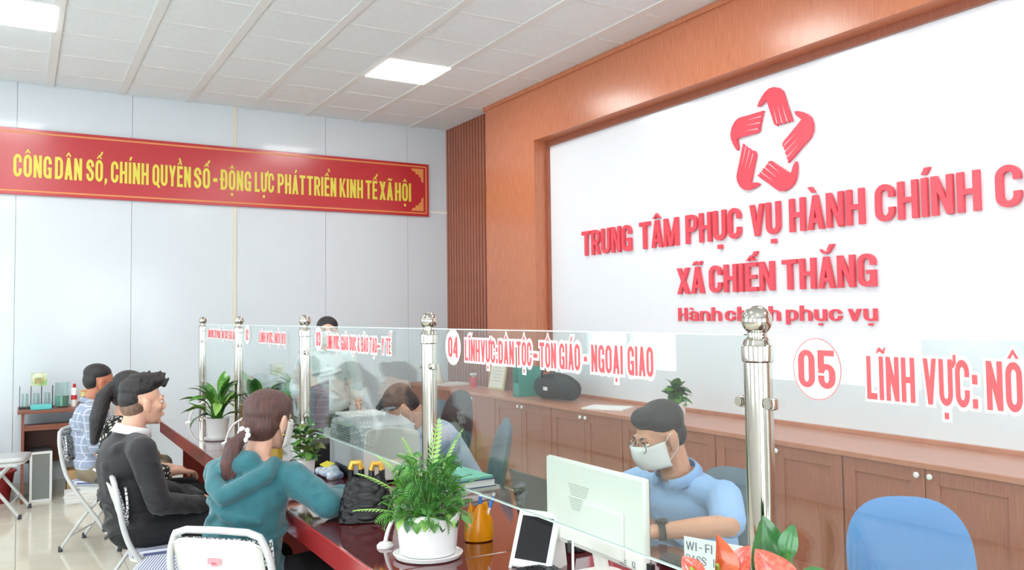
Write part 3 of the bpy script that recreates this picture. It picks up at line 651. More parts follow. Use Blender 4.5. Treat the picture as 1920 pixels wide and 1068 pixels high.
def person(label, loc, az, J, skin, shirt, trousers, sleeve='long', fem=False, headyaw=0, headpitch=0, headroll=0, shoes=True, loose=1.0, girth=1.0, group=None, torso_extra=(), low_extra=(), hands=None, seated=True):
    p = thing('person', label, 'person', loc, az, group); g = girth
    T = head_T(J['head'], headyaw, headpitch, headroll); f = T @ V((0, -.03, -.085))
    ch, pv, nk = V(J['chest']), V(J['pelvis']), V(J['neck'])
    B = head_prims(T, fem)+[('c', T @ V((0, -.03, -.06)), .048 if fem else .056, nk, .052 if fem else .06), ('c', nk, .05, ch, .08), ('c', ch, .1*g, pv, .1*g)]
    for s in 'LR':
        sh, el, wr = V(J['sh'+s]), V(J['el'+s]), V(J['wr'+s]); B += [('c', nk, .035, sh, .045)]+arm(sh, el, wr, (.043, .036, .033, .024) if not fem else (.036, .03, .028, .02))
        hd = (hands or {}).get(s)
        if hd: B += [('c', wr, .022, V(wr)+V(hd[0]).normalized()*.02, .02)]+hand_prims(V(wr)+V(hd[0]).normalized()*.012, hd[0], hd[1], hd[2], hd[3], .92 if fem else 1)
        hp, kn, an = V(J['hp'+s]), V(J['kn'+s]), V(J['an'+s]); B += [('c', pv, .09*g, hp, .075*g), ('c', hp, .07*g, kn, .05), ('c', kn, .048, an, .034), ('c', an, .034, an+V((0, .06, -.03)), .03)]
    blob('body', B, skin, p, .0062, 1, .4)
    # top
    S = [('e', lerp(ch, nk, .15), (.165*g*(.88 if fem else 1), .11*g*loose, .13)), ('c', ch, .118*g*loose, pv+V((0, 0, .05)), .12*g*loose), ('e', lerp(ch, pv, .45), (.15*g*(.9 if fem else 1), .108*g*loose, .17)), ('e', pv+V((0, 0, .04)), (.165*g, .125*g*loose, .09)), ('c', nk+V((0, 0, -.03)), .062, ch, .1)]
    for s in 'LR':
        sh, el, wr = V(J['sh'+s]), V(J['el'+s]), V(J['wr'+s]); k = loose*(.88 if fem else 1)
        S += [('c', nk+V((0, -.005, -.03)), .052*k, sh, .062*k)]
        if sleeve == 'long': S += [('c', sh, .064*k, el, .052*k), ('c', el, .052*k, lerp(el, wr, .93), .036*k)]+fold_rings(sh, el, .06*k, .052*k, 6)+fold_rings(el, wr, .05*k, .038*k, 6)
        elif sleeve == 'mid': S += [('c', sh, .066*k, el, .062*k), ('c', el, .062*k, lerp(el, wr, .42), .058*k)]+fold_rings(sh, el, .062*k, .058*k, 4)
        else: S += [('c', sh, .066*k, lerp(sh, el, .82), .06*k)]+fold_rings(sh, lerp(sh, el, .8), .062*k, .058*k, 3)
    S += fold_rings(ch, pv, .13*g*loose, .13*g*loose, 9, .008)
    S += list(torso_extra)
    blob('shirt', S, shirt, p, .0075, 3, .5)
    Q = [('e', pv, (.16*g, .12*g, .1))]
    for s in 'LR':
        hp, kn, an = V(J['hp'+s]), V(J['kn'+s]), V(J['an'+s]); Q += [('c', pv, .1*g, hp, .092*g), ('c', hp, .092*g, kn, .066), ('c', kn, .066, lerp(kn, an, .9), .05)]+fold_rings(hp, kn, .09, .066, 5)+fold_rings(kn, an, .06, .05, 4)
    Q += list(low_extra)
    blob('trousers', Q, trousers, p, .009, 3, .5)
    if shoes:
        for s in 'LR':
            an = V(J['an'+s]); z = an.z; blob('shoe', [('e', an+V((0, .05, -z+.035)), (.042, .125, .035)), ('c', an, .042, an+V((0, 0, -z+.05)), .045)], BLKM, p, .008, 2)
    return p, T
def collar(T0, nk, m, parent, r=.066, h=.035, name='collar', tilt=-12, op=40):
    b = MB(); n = 20; vs = []; nk = V(nk); rt = rotm(tilt)
    for i in range(n+1):
        a = math.radians(90+op/2+(360-op)*i/n)
        for rr, z in ((r, 0), (r*.93, h), (r*1.0, h+.003), (r*1.2, .004)): vs.append(nk+rt @ V((rr*math.cos(a), rr*math.sin(a)*1.0, z)))
    b.add(vs, [(i*4+j, (i+1)*4+j, (i+1)*4+j+1, i*4+j+1) for i in range(n) for j in range(3)])
    o = b.build(name, m, parent, smooth=60); k = o.modifiers.new('t', 'SOLIDIFY'); k.thickness = .003
    return o

# ================================================================== FOLDING CHAIRS
def rr(w, d, r, n=5):
    out = []
    for cx, cy, a0 in ((w/2-r, d/2-r, 0), (-w/2+r, d/2-r, 90), (-w/2+r, -d/2+r, 180), (w/2-r, -d/2+r, 270)):
        for i in range(n+1): a = R(a0+90*i/n); out.append((cx+r*math.cos(a), cy+r*math.sin(a)))
    return out
def folding_chair(label, loc, az, back='weave', tube=GREYT, seatm=STRIPE, group='metal folding chairs'):
    c = thing('folding_chair', label, 'chair', loc, az, group)
    # front-foot tube that rises into the backrest
    pts = []
    for s in (-1, 1):
        L = cr([(s*.205, .165, .012), (s*.205, .0, .235), (s*.205, -.155, .45), (s*.2, -.205, .56), (s*.195, -.235, .70), (s*.165, -.25, .785)], 5)
        pts.append(L)
    P = pts[0]+[V((-.12, -.254, .8)), V((0, -.255, .803)), V((.12, -.254, .8))]+pts[1][::-1]
    MB().tube(P, .0128, 12).build('back_frame', tube, c)
    R_ = []
    for s in (-1, 1): R_.append(cr([(s*.175, -.235, .012), (s*.178, -.08, .23), (s*.18, .09, .425)], 4))
    MB().tube(R_[0]+R_[1][::-1], .0105, 12).build('rear_leg_frame', tube, c)
    MB().tube([(-.172, -.175, .1), (.172, -.175, .1)], .006, 8).tube([(-.2, .09, .115), (.2, .09, .115)], .006, 8).build('stretcher', tube, c)
    for s in (-1, 1):
        MB().lathe([(.015, -.012), (.015, .02), (.012, .024)], n=12).build('rubber_foot', RUB, c, loc=(s*.205, .162, .012)); MB().lathe([(.014, -.012), (.014, .02), (.012, .024)], n=12).build('rubber_foot', RUB, c, loc=(s*.175, -.232, .012))
        MB().b2((s*.185, -.1, .405), (s*.2, .14, .425)).build('seat_rail', tube, c)
    st = MB().prism(rr(.37, .37, .06), ((0, .0, .43), (1, 0, 0), (0, 1, 0), (0, 0, 1)), .036).build('seat', seatm, c, bev=.012)
    MB().prism(rr(.355, .355, .055), ((0, .0, .416), (1, 0, 0), (0, 1, 0), (0, 0, 1)), .013).build('seat_pan', WHB, c)
    # backrest: curved sheet; white shell behind, cloth in front
    nu, nv = 12, 8; F_, B_ = [], []
    for i in range(nu+1):
        u = -1+2*i/nu
        for j in range(nv+1):
            v = j/nv; z = .605+.172*v-(.015*u*u if j == 0 else 0)-(.025*abs(u)**6 if j == nv else 0); y = -.205-.05*v-.022*(1-u*u)
            F_.append((u*.176, y+.012, z)); B_.append((u*.172, y-.006, z))
    q = [(i*(nv+1)+j, (i+1)*(nv+1)+j, (i+1)*(nv+1)+j+1, i*(nv+1)+j+1) for i in range(nu) for j in range(nv)]
    o1 = MB().add(B_, q).build('backrest', WHB if back != 'grey' else tube, c, smooth=80); k = o1.modifiers.new('t', 'SOLIDIFY'); k.thickness = .006
    o2 = MB().add(F_, q).build('back_cover', WEAVE if back != 'grey' else tube, c, smooth=80); k = o2.modifiers.new('t', 'SOLIDIFY'); k.thickness = .014; k.offset = 0
    if back != 'grey':
        loop = cr([(-.18, -.205, .765), (-.182, -.195, .68), (-.176, -.2, .597), (-.09, -.218, .604), (0, -.226, .602), (.09, -.218, .604), (.176, -.2, .597), (.182, -.195, .68), (.18, -.205, .765)], 4)
        MB().tube(loop, .006, 8).build('piping', WEAVE, c)
        MB().box((0, -.268, .70), (.05, .002, .02)).box((0, -.268, .69), (.02, .002, .014)).build('tag_print', mat('pink_print', (240, 150, 160), .5), c, smooth=0)
    return c
folding_chair('grey tubed folding chair under the man in the grey checked shirt', (.543, 6.41, 0), 117)
folding_chair('white backed folding chair under the man in the black hooded jacket', (.642, 4.41, 0), 92, tube=mat('white_tube', (200, 201, 203), .3))
folding_chair('striped seat folding chair under the ponytailed woman in the patterned blouse', (.66, 5.12, 0), 90, tube=MC['white_tube'])
folding_chair('white backed folding chair nearest the camera under the woman in teal', (.775, 3.22, 0), 44, tube=MC['white_tube'])
folding_chair('empty grey metal folding chair cut off by the left edge', (-.10, 7.80, 0), 100, back='grey', seatm=GREYT)
# padded stool between
st = thing('padded_stool', 'low blue striped padded stool between the near chair and the jacketed man', 'stool', (.60, 3.97, 0), 20)
MB().prism(rr(.3, .3, .06), ((0, 0, .425), (1, 0, 0), (0, 1, 0), (0, 0, 1)), .04).build('seat', STRIPE, st, bev=.014)
for s in (-1, 1):
    for t in (-1, 1): MB().tube([(s*.1, t*.1, .424), (s*.15, t*.15, 0)], .01, 10).build('leg', MC['white_tube'], st)

# ================================================================== CUSTOMERS
CHECK = wavemat('grey_checked_cloth', (142, 152, 174), (186, 190, 204), 6, 'X', .9, .95, cross=True)
KHAKI = mat('khaki_cloth', (128, 116, 96), .9, var=.08, vs=20, bump=.1, bs=60)
BLKJ = mat('black_jacket_cloth', (34, 33, 38), .75, var=.2, vs=14, bump=.25, bs=26, sheen=.15)
BLKT = mat('black_trouser_cloth', (26, 27, 32), .85, bump=.15, bs=40)
TEAL = mat('teal_fleece', (42, 104, 114), .85, var=.1, vs=20, bump=.15, bs=70, sheen=.3)
WHC = mat('white_cloth', (236, 236, 234), .8)
LEO = spots('patterned_blouse_cloth', (36, 34, 36), (232, 228, 220), 42, .22)
# seated joints: x right, y forward, z up, origin on the floor below the hips
def seat_J(lean=0.0, sw=.185, hw=.09, z0=.53, kn=.42, **k):
    J = dict(pelvis=(0, 0, z0), chest=(0, lean*.7, z0+.36), neck=(0, lean, z0+.49), head=(0, lean+.035, z0+.635),
             shL=(-sw, lean*.95, z0+.425), shR=(sw, lean*.95, z0+.425), hpL=(-hw, .03, z0), hpR=(hw, .03, z0), knL=(-.12, kn, z0-.02), knR=(.12, kn, z0-.02), anL=(-.11, kn+.0, .085), anR=(.11, kn+.0, .085),
             elL=(-sw-.03, lean+.06, z0+.16), elR=(sw+.03, lean+.06, z0+.16), wrL=(-.1, .32, z0+.1), wrR=(.1, .32, z0+.1))
    J.update(k); return J
SHORT = [('e', (0, -.03, .06), (.079, .09, .066)), ('e', (0, -.055, .01), (.07, .062, .07))]
# 1 man in checked shirt
J = seat_J(-.02, head=(0, .03, 1.105), neck=(0, -.02, .97), chest=(0, -.03, .85), shL=(-.185, -.01, .915), shR=(.185, -.01, .915), elR=(.215, .045, .665), elL=(-.2, .06, .68), wrR=(.12, .26, .64), wrL=(-.08, .28, .64))
pm, T = person('man in grey checked short sleeved shirt and khaki trousers sitting farthest back', (.46, 6.36, 0), 100, J, SKIN3, CHECK, KHAKI, 'short', headyaw=-16, headpitch=-6, girth=1.03, hands=dict(R=((-.3, 1, -.2), (0, .2, 1), -1, .6), L=((.3, 1, -.2), (0, .2, 1), 1, .6)))
hair_m(T, pm, HAIRB, [('e', (0, -.03, .066), (.079, .09, .066)), ('e', (0, -.058, .02), (.071, .06, .072))]); face(T, pm); collar(T, J['neck'], CHECK, pm, .074, .03)
blob('belt_paper', [('c', (.15, .0, .55), .02, (.18, .05, .535), .016)], WHC, pm, .006)
# 2 woman with ponytail
J = seat_J(-.0, sw=.16, head=(0, .05, 1.115), neck=(0, .0, .975), chest=(0, -.01, .86), shL=(-.15, 0, .92), shR=(.15, 0, .92), elR=(.19, .08, .68), elL=(-.19, .08, .68), wrR=(.1, .28, .66), wrL=(-.1, .28, .66))
pw_, T = person('long haired woman in a black and white patterned blouse, mostly hidden behind the jacketed man', (.515, 5.2, 0), 80, J, SKIN2, LEO, BLKT, 'mid', fem=True, headyaw=-5, headpitch=-14, hands=dict(R=((-.3, 1, -.2), (0, .2, 1), -1, .6), L=((.3, 1, -.2), (0, .2, 1), 1, .6)))
hair_m(T, pw_, HAIRB, [('e', (0, -.03, .045), (.086, .098, .082)), ('e', (0, -.06, -.01), (.078, .06, .075)), ('c', (0, -.12, .02), .03, (.01, -.155, -.05), .045), ('c', (.01, -.155, -.05), .045, (.02, -.16, -.16), .045), ('c', (.02, -.16, -.16), .045, (.03, -.15, -.29), .022)])
MB().tube(cr([(.0, -.105, .045), (.02, -.115, .02), (-.02, -.12, .01)], 4), .012, 8).build('hair_tie', mat('coral_tie', (196, 92, 92), .6), pw_).matrix_local = T
face(T, pw_)
# 3 man in black hooded jacket
J = seat_J(.0, head=(0, .03, 1.13), neck=(0, -.03, .98), chest=(0, -.05, .85), shL=(-.2, -.02, .925), shR=(.2, -.02, .925), elR=(.225, .05, .68), elL=(-.22, .08, .68), wrR=(.11, .30, .615), wrL=(-.06, .33, .615))
hood = [('c', (-.12, -.0, .965), .028, (-.11, -.1, .925), .036), ('c', (-.11, -.1, .925), .036, (.0, -.135, .885), .042), ('c', (0, -.135, .885), .042, (.11, -.1, .925), .036), ('c', (.11, -.1, .925), .036, (.12, -.0, .965), .028), ('c', (-.06, -.135, .86), .03, (.07, -.135, .85), .036), ('c', (.0, -.12, .84), .045, (.0, -.12, .79), .03)]
pj, T = person('man in black hooded jacket with white collar and swept up black hair', (.50, 4.44, 0), 84, J, SKIN2, BLKJ, BLKT, 'long', headyaw=-6, headpitch=-2, girth=1.05, loose=1.08, torso_extra=hood, hands=dict(R=((-.4, 1, -.25), (0, .25, 1), -1, .7), L=((.5, 1, -.2), (0, .25, 1), 1, .7)))
hair_m(T, pj, HAIRB, [('e', (0, -.03, .068), (.077, .089, .064)), ('e', (0, -.062, .022), (.07, .056, .07)), ('e', (0, .03, .10), (.06, .054, .042)), ('e', (0, .066, .108), (.048, .034, .028)), ('e', (0, -.01, .118), (.056, .07, .028))]+[('c', (x_, y_, .115-.9*abs(x_)), .011, (x_*1.15, y_+.018, .142-.7*abs(x_)+random.uniform(-.006, .012)), .006) for x_, y_ in [(random.uniform(-.06, .06), random.uniform(-.07, .09)) for _ in range(46)]]+[('c', (random.uniform(-.05, .05), random.uniform(-.05, .05), .12), .014, (random.uniform(-.05, .05), random.uniform(.03, .1), .138), .007) for _ in range(8)], sm=1, vox=.0045)
hair_m(T, pj, HAIRF, [('e', (0, -.05, -.012), (.069, .059, .062))], name='shaved_side', vox=.006)
face(T, pj); collar(T, V(J['neck'])+V((0, .005, .0)), WHC, pj, .078, .04, 'white_collar', -14)
# 4 woman in teal
J = seat_J(.1, sw=.17, z0=.53, pelvis=(.0, -.0, .54), chest=(0, .05, .83), neck=(.0, .085, .975), head=(.01, .16, 1.13), shL=(-.165, .08, .925), shR=(.165, .10, .925), elR=(.335, .09, .84), wrR=(.262, .325, .83), elL=(-.24, .22, .83), wrL=(-.12, .42, .83), knL=(-.13, .40, .52), knR=(.13, .40, .52))
hood = [('c', (-.105, .065, .985), .028, (-.115, -.0, .955), .034), ('c', (-.115, 0, .955), .034, (-.06, -.07, .915), .036), ('c', (-.06, -.07, .915), .036, (.0, -.09, .885), .036), ('c', (0, -.09, .885), .036, (.06, -.07, .915), .036), ('c', (.06, -.07, .915), .036, (.115, 0, .955), .034), ('c', (.115, 0, .955), .034, (.105, .065, .985), .028), ('c', (-.04, .0, .99), .05, (.04, 0, .99), .05)]
pt, T = person('woman in teal hooded top with brown ponytail leaning on the counter', (.725, 3.25, 0), 52, J, SKIN2, TEAL, BLKT, 'long', fem=True, headyaw=2, headpitch=-10, loose=1.14, girth=1.06, torso_extra=hood+[('e', (0, -.01, .62), (.16, .13, .14))], hands=dict(R=((-.35, 1, -.02), (0, 0, 1), -1, .45), L=((.2, 1, -.02), (0, 0, 1), 1, .5)))
hair_m(T, pt, HAIRBR, [('e', (0, -.025, .035), (.086, .1, .09)), ('e', (0, -.055, -.02), (.078, .062, .07)), ('e', (0, -.0, .055), (.08, .085, .068)), ('c', (0, -.09, -.03), .04, (-.0, -.135, -.062), .024)])
hair_m(T, pt, HAIRBR, [('c', (0, -.14, -.066), .02, (-.02, -.165, -.11), .034), ('c', (-.02, -.165, -.11), .034, (-.03, -.165, -.17), .034), ('c', (-.03, -.165, -.17), .034, (-.03, -.158, -.225), .02)]+[('c', (-.02+.012*k, -.17, -.12), .012, (-.03+.016*k, -.16, -.23-.01*(k % 2)), .006) for k in range(-2, 3)], name='ponytail')
b = MB()
for k in range(7): a = k*.9; b.ball(T @ V((.022*math.cos(a), -.14+.006*math.sin(3*a), -.062+.022*math.sin(a))), .0115, 10)
b.build('hair_tie', mat('pearl_white', (240, 240, 244), .2), pt); face(T, pt); mask(T, pt)
MB().lathe([(.004, 0), (.006, .004), (.002, .012)], n=8).build('earring', mat('gold', (220, 180, 90), .25, 1), pt, loc=tuple(T @ V((.076, 0, -.058))))

# ================================================================== CLERKS
BLOUSE = mat('pale_mint_blouse', (214, 226, 224), .8, var=.02, vs=8, bump=.15, bs=18)
SKG = mat('grey_green_skirt_cloth', (92, 104, 98), .85)
J = dict(pelvis=(0, 0, .86), chest=(0, 0, 1.12), neck=(0, 0, 1.27), head=(0, .03, 1.415), shL=(-.165, 0, 1.21), shR=(.165, 0, 1.21), elL=(-.225, -.01, 1.0), elR=(.23, -.03, .99), wrL=(-.235, .1, .84), wrR=(.2, .12, .87), hpL=(-.08, 0, .84), hpR=(.08, 0, .84), knL=(-.085, .01, .45), knR=(.085, .01, .45), anL=(-.085, 0, .085), anR=(.085, 0, .085))
ps, T = person('woman in a pale mint blouse and mask standing behind screen 03', (2.1, 6.42, 0), 196, J, SKIN2, BLOUSE, SKG, 'mid', fem=True, headyaw=0, headpitch=0, loose=1.2, torso_extra=[('e', (0, 0, .86), (.185, .14, .1)), ('c', (-.225, -.01, 1.0), .06, (-.235, .05, .915), .052), ('c', (.23, -.03, .99), .06, (.215, .03, .92), .05)], hands=dict(L=((-.1, .6, -1), (-1, 0, .3), -1, .4), R=((.0, .6, -1), (1, 0, .3), 1, .4)))
hair_m(T, ps, HAIRB, [('e', (0, -.03, .052), (.084, .096, .076)), ('e', (0, -.055, -.01), (.079, .06, .08)), ('e', (0, -.1, .01), (.04, .035, .04))]); face(T, ps); mask(T, ps)
collar(T, J['neck'], BLOUSE, ps, .07, .02)
b = MB()
for k in range(6): b.ball((0, .145-.004*abs(k-2.5), 1.16-.055*k), .006, 8)
b.build('button', mat('dark_button', (110, 130, 130), .4), ps, kind='stuff')
MB().tube([V((-.235, .095, .85))+V((.025*math.cos(a/2), .02*math.sin(a/2), 0)) for a in range(13)], .003, 6).build('bracelet', mat('dark_red_bead', (120, 60, 60), .4), ps)
# clerk bending over papers
BLUES = mat('pale_grey_blue_shirt', (172, 186, 206), .85, var=.03, vs=10, bump=.15, bs=20)
J = seat_J(.2, pelvis=(0, 0, .54), chest=(0, .14, .83), neck=(0, .25, .93), head=(.0, .36, 1.04), shL=(-.185, .22, .895), shR=(.185, .22, .895), elL=(-.26, .36, .82), elR=(.25, .36, .82), wrL=(-.08, .55, .82), wrR=(.1, .55, .825), knL=(-.13, .36, .52), knR=(.13, .36, .52))
p1, T = person('dark haired clerk in a grey blue shirt bent over papers at screen 03', (2.12, 4.12, 0), 275, J, SKIN, BLUES, BLKT, 'short', headpitch=-52, headyaw=10, girth=1.08, hands=dict(L=((.5, .8, 0), (0, 0, 1), 1, .5), R=((-.3, 1, -.0), (0, 0, 1), -1, .8)))
hair_m(T, p1, HAIRB, [('e', (0, -.03, .052), (.082, .094, .074)), ('e', (0, -.05, .0), (.074, .06, .075))]+[('c', (random.uniform(-.05, .05), .02, .1), .016, (random.uniform(-.06, .06), .07, .1), .008) for _ in range(8)]); face(T, p1); mask(T, p1); collar(T, J['neck'], BLUES, p1, .078, .03, tilt=-40)
# clerk in light blue shirt
LBS = mat('light_blue_shirt', (150, 186, 228), .8, var=.03, vs=10, bump=.2, bs=16)
J = seat_J(.1, pelvis=(0, -.02, .52), chest=(0, .05, .8), neck=(0, .12, .93), head=(.02, .2, 1.085), shL=(-.19, .1, .88), shR=(.19, .1, .88), elL=(-.325, .25, .835), elR=(.24, .25, .84), wrL=(-.16, .44, .815), wrR=(.06, .46, .815), knL=(-.13, .36, .51), knR=(.13, .36, .51))
p2, T = person('clerk in a light blue shirt, glasses and mask behind the white monitor', (2.22, 2.38, 0), 262, J, SKIN, LBS, BLKT, 'short', headpitch=-20, headyaw=14, girth=1.12, hands=dict(L=((.2, 1, 0), (0, 0, 1), 1, .35), R=((-.2, 1, -.0), (0, 0, 1), -1, .35)))
hair_m(T, p2, HAIRB, [('e', (0, -.028, .052), (.081, .094, .075)), ('e', (0, -.05, .0), (.074, .06, .07)), ('e', (0, .03, .085), (.06, .05, .04))]); face(T, p2); mask(T, p2); collar(T, J['neck'], LBS, p2, .08, .035, tilt=-24)
gl = MB()
for s in (-1, 1):
    gl.tube([T @ V((s*.032+.024*math.cos(a), .101-.004*abs(math.cos(a)), .002+.019*math.sin(a))) for a in [2*math.pi*i/20 for i in range(20)]], .0017, 6, closed=True)
    gl.tube([T @ V((s*.056, .098, .006)), T @ V((s*.08, .04, .006)), T @ V((s*.082, -.012, .0))], .0015, 6)
gl.tube([T @ V((-.008, .102, .004)), T @ V((.008, .102, .004))], .0015, 6).build('glasses', mat('thin_metal', (150, 140, 120), .3, 1), p2)
MB().tube([V((-.13, .39, .818))+V((math.cos(a)*.012, -math.cos(a)*.012*.3, 0))+V((math.sin(a)*.03*.3, math.sin(a)*.03*.9, 0)) for a in (0,)]*1+[(-.13, .39, .818)], .01) if False else None
wd = (V(J['wrL'])-V(J['elL'])).normalized(); wc = lerp(J['wrL'], J['elL'], .12)
wt = MB().tube([wc-wd*.011, wc+wd*.011], .031, 20).build('wristwatch', BLKM, p2)
MB().tube([wc+V((0, 0, .03)), wc+V((0, 0, .038))], .02, 18).build('watch_face', BLK, wt)

# ================================================================== OFFICE CHAIRS
def office_chair(label, loc, az, m, w=.44, top=1.0, bottom=.52):
    c = thing('office_chair', label, 'office chair', loc, az, 'office chairs behind the counter')
    na, nk = 44, 7; b = MB(); vs = []; H = (top-bottom)/2; zc = (top+bottom)/2
    for side in (1, -1):
        for k in range(nk+1):
            q = k/nk
            for a in range(na):
                t = 2*math.pi*a/na; ct, st = math.cos(t), math.sin(t); x = w/2*math.copysign(abs(ct)**.72, ct)*(1 if st > 0 else 1-.14*st*st)*q; z = H*math.copysign(abs(st)**.8, st)*q
                vs.append((x, -.255-.05*z/H+.45*x*x+side*.027*(1-q**5)**.5, zc+z))
    fs = []; N_ = na*(nk+1)
    for side in (0, 1):
        for k in range(nk):
            for a in range(na): fs.append((side*N_+k*na+a, side*N_+k*na+(a+1) % na, side*N_+(k+1)*na+(a+1) % na, side*N_+(k+1)*na+a))
    b.add(vs, fs).build('backrest', m, c, smooth=80)
    MB().prism(rr(.46, .44, .1), ((0, 0, .4), (1, 0, 0), (0, 1, 0), (0, 0, 1)), .07).build('seat', m, c, bev=.025)
    MB().tube(cr([(0, -.1, .39), (0, -.24, .4), (0, -.285, .5), (0, -.285, .62)], 5), .016, 8, flat=2).build('back_bracket', BLK, c)
    MB().lathe([(.03, .09), (.03, .22), (.02, .23), (.02, .4)], n=16).build('gas_column', BLK, c)
    for k in range(5):
        a = 2*math.pi*k/5; l = MB().tube([(0, 0, .1), (.14*math.cos(a), .14*math.sin(a), .095), (.27*math.cos(a), .27*math.sin(a), .065)], [.024, .02, .014], 8).build('leg', BLK, c)
        MB().tube([(.27*math.cos(a)-.02*math.sin(a), .27*math.sin(a)+.02*math.cos(a), .028), (.27*math.cos(a)+.02*math.sin(a), .27*math.sin(a)-.02*math.cos(a), .028)], .028, 14).build('caster', BLK, l)
    return c
office_chair('empty office chair with a grey blue shell seen edge on, behind the folders', (1.80, 3.68, 0), 292, OFFG, .4, 1.03)
office_chair('dark brown office chair behind the clerk bent over papers', (1.93, 4.36, 0), 272, OFFD, .44, 1.1)
office_chair('grey office chair behind the clerk in the light blue shirt', (2.24, 2.46, 0), 262, OFFG, .4, .9)
office_chair('light blue fabric office chair at the lower right', (2.36, 1.52, 0), 218, OFFB, .40, .915)
office_chair('grey office chair pushed in beyond the standing woman, left of her', (2.25, 5.3, 0), 268, OFFG, .42, .95)
# ================================================================== PLANTS
def leaf_mesh(name, m, wd=.32, bend=.35, n=8, heart=False, cup=.12):
    b = MB(); vs = []; fs = []
    for i in range(n+1):
        t = i/n; w_ = wd*(math.sin(math.pi*min(1, t*.93+.07))**(.8 if not heart else .55))*(1 if not heart else (1.25-.7*t)); w_ = max(w_, .004)
        if i == n: w_ = .002
        y = t*math.cos(bend*t*.8); z = -bend*t*t*.75
        for u in (-1, -.5, 0, .5, 1): vs.append((u*w_, y-(.16*abs(u) if heart and i == 0 else 0), z+cup*abs(u)*w_*2-(0 if u else .012)))
    for i in range(n):
        for j in range(4): fs.append((i*5+j, i*5+j+1, (i+1)*5+j+1, (i+1)*5+j))
    b.add(vs, fs); return b.mesh(name, m, 80)
def aim(base, d, L, roll=0, nrm=(0, 0, 1)):
    d = V(d).normalized(); z = V(nrm); x = d.cross(z); x = x.normalized() if x.length > 1e-3 else V((1, 0, 0)); z = x.cross(d)
    m = M(((x.x, d.x, z.x, 0), (x.y, d.y, z.y, 0), (x.z, d.z, z.z, 0), (0, 0, 0, 1)))
    return M.Translation(V(base)) @ m @ M.Rotation(roll, 4, 'Y') @ M.Diagonal((L, L, L, 1))
def put_leaf(me, parent, mtx, name='leaf'):
    o = bpy.data.objects.new(name, me); COL.objects.link(o); o.parent = parent; o.matrix_local = mtx; return o
LM = [leaf_mesh('leaf', LEAFG, .17, .5), leaf_mesh('leaf', LEAFD, .18, .7), leaf_mesh('leaf', LEAFG, .15, .3), leaf_mesh('leaf', LEAFL, .16, .6)]
# broad leaved plant in a white pot
p = thing('potted_plant', 'broad leaved plant in a white pot at the far end of the counter', 'plant', (1.075, 5.44, DZ))
MB().lathe([(.05, .012), (.056, .016), (.07, .125), (.073, .138), (.067, .138), (.064, .12), (.02, .118)], n=28).build('pot', CERA, p)
MB().lathe([(.07, .0), (.078, .006), (.08, .016), (.074, .016), (.07, .01), (.02, .01)], n=28).build('saucer', CERA, p)
MB().lathe([(.062, .112), (.062, .122), (.01, .126)], n=20).build('soil', SOIL, p)
rnd = random.Random(3)
for k in range(34):
    a = k*2.4+rnd.uniform(-.3, .3); e = rnd.uniform(.1, 1.25) if k > 7 else rnd.uniform(1.0, 1.4); h = .125+rnd.uniform(.01, .14)
    b0 = V((.02*math.cos(a), .02*math.sin(a), .12)); d = V((math.cos(a)*math.cos(e), math.sin(a)*math.cos(e), math.sin(e))); b1 = b0+V((d.x*.05, d.y*.05, h-.1)); 
    s_o = MB().tube([b0, lerp(b0, b1, .5)+V((0, 0, .01)), b1], .0035, 6).build('stem', LEAFG, p)
    put_leaf(LM[k % 3 if k % 7 else 3], s_o, aim(b1, d, rnd.uniform(.13, .19), rnd.uniform(-.5, .5)))
# dark plant behind the glass
p = thing('potted_plant', 'dark green large leaved plant behind the glass, right of the second post', 'plant', (1.47, 6.02, DZ), 0)
MB().lathe([(.06, 0), (.085, .1), (.09, .12), (.08, .12), (.02, .1)], n=24).build('pot', mat('dark_pot', (52, 40, 40), .4), p)
BIG = leaf_mesh('leaf', LEAFD, .3, .3, heart=True)
for k in range(11):
    a = k*2.4; e = .5+.08*(k % 8); d = V((math.cos(a)*math.cos(e), math.sin(a)*math.cos(e), math.sin(e))); b1 = V((0, 0, .1))+d*(.05+.012*k)
    s_o = MB().tube([(0, 0, .1), b1], .004, 6).build('stem', LEAFG, p); put_leaf(BIG, s_o, aim(b1, d+V((0, 0, .3)), .15, .4*math.sin(k)))
# tall spiky plant on the floor beyond
p = thing('potted_plant', 'spiky leaved plant standing by the far wall, left of the standing woman', 'plant', (2.13, 7.55, 0))
MB().lathe([(.12, 0), (.17, .3), (.175, .33), (.15, .33), (.02, .3)], n=24).build('pot', CERA, p)
MB().tube([(0, 0, .3), (.01, 0, .6), (0, .01, .92)], [.02, .016, .014], 8).build('trunk', mat('plant_trunk', (120, 96, 70), .8), p)
SP = leaf_mesh('leaf', LEAFG, .06, .9)
for k in range(46):
    a = k*2.4; e = rnd.uniform(-.3, 1.4); put_leaf(SP, p, aim((0, .01, .86+.002*k), (math.cos(a)*math.cos(e), math.sin(a)*math.cos(e), math.sin(e)), rnd.uniform(.2, .3)))
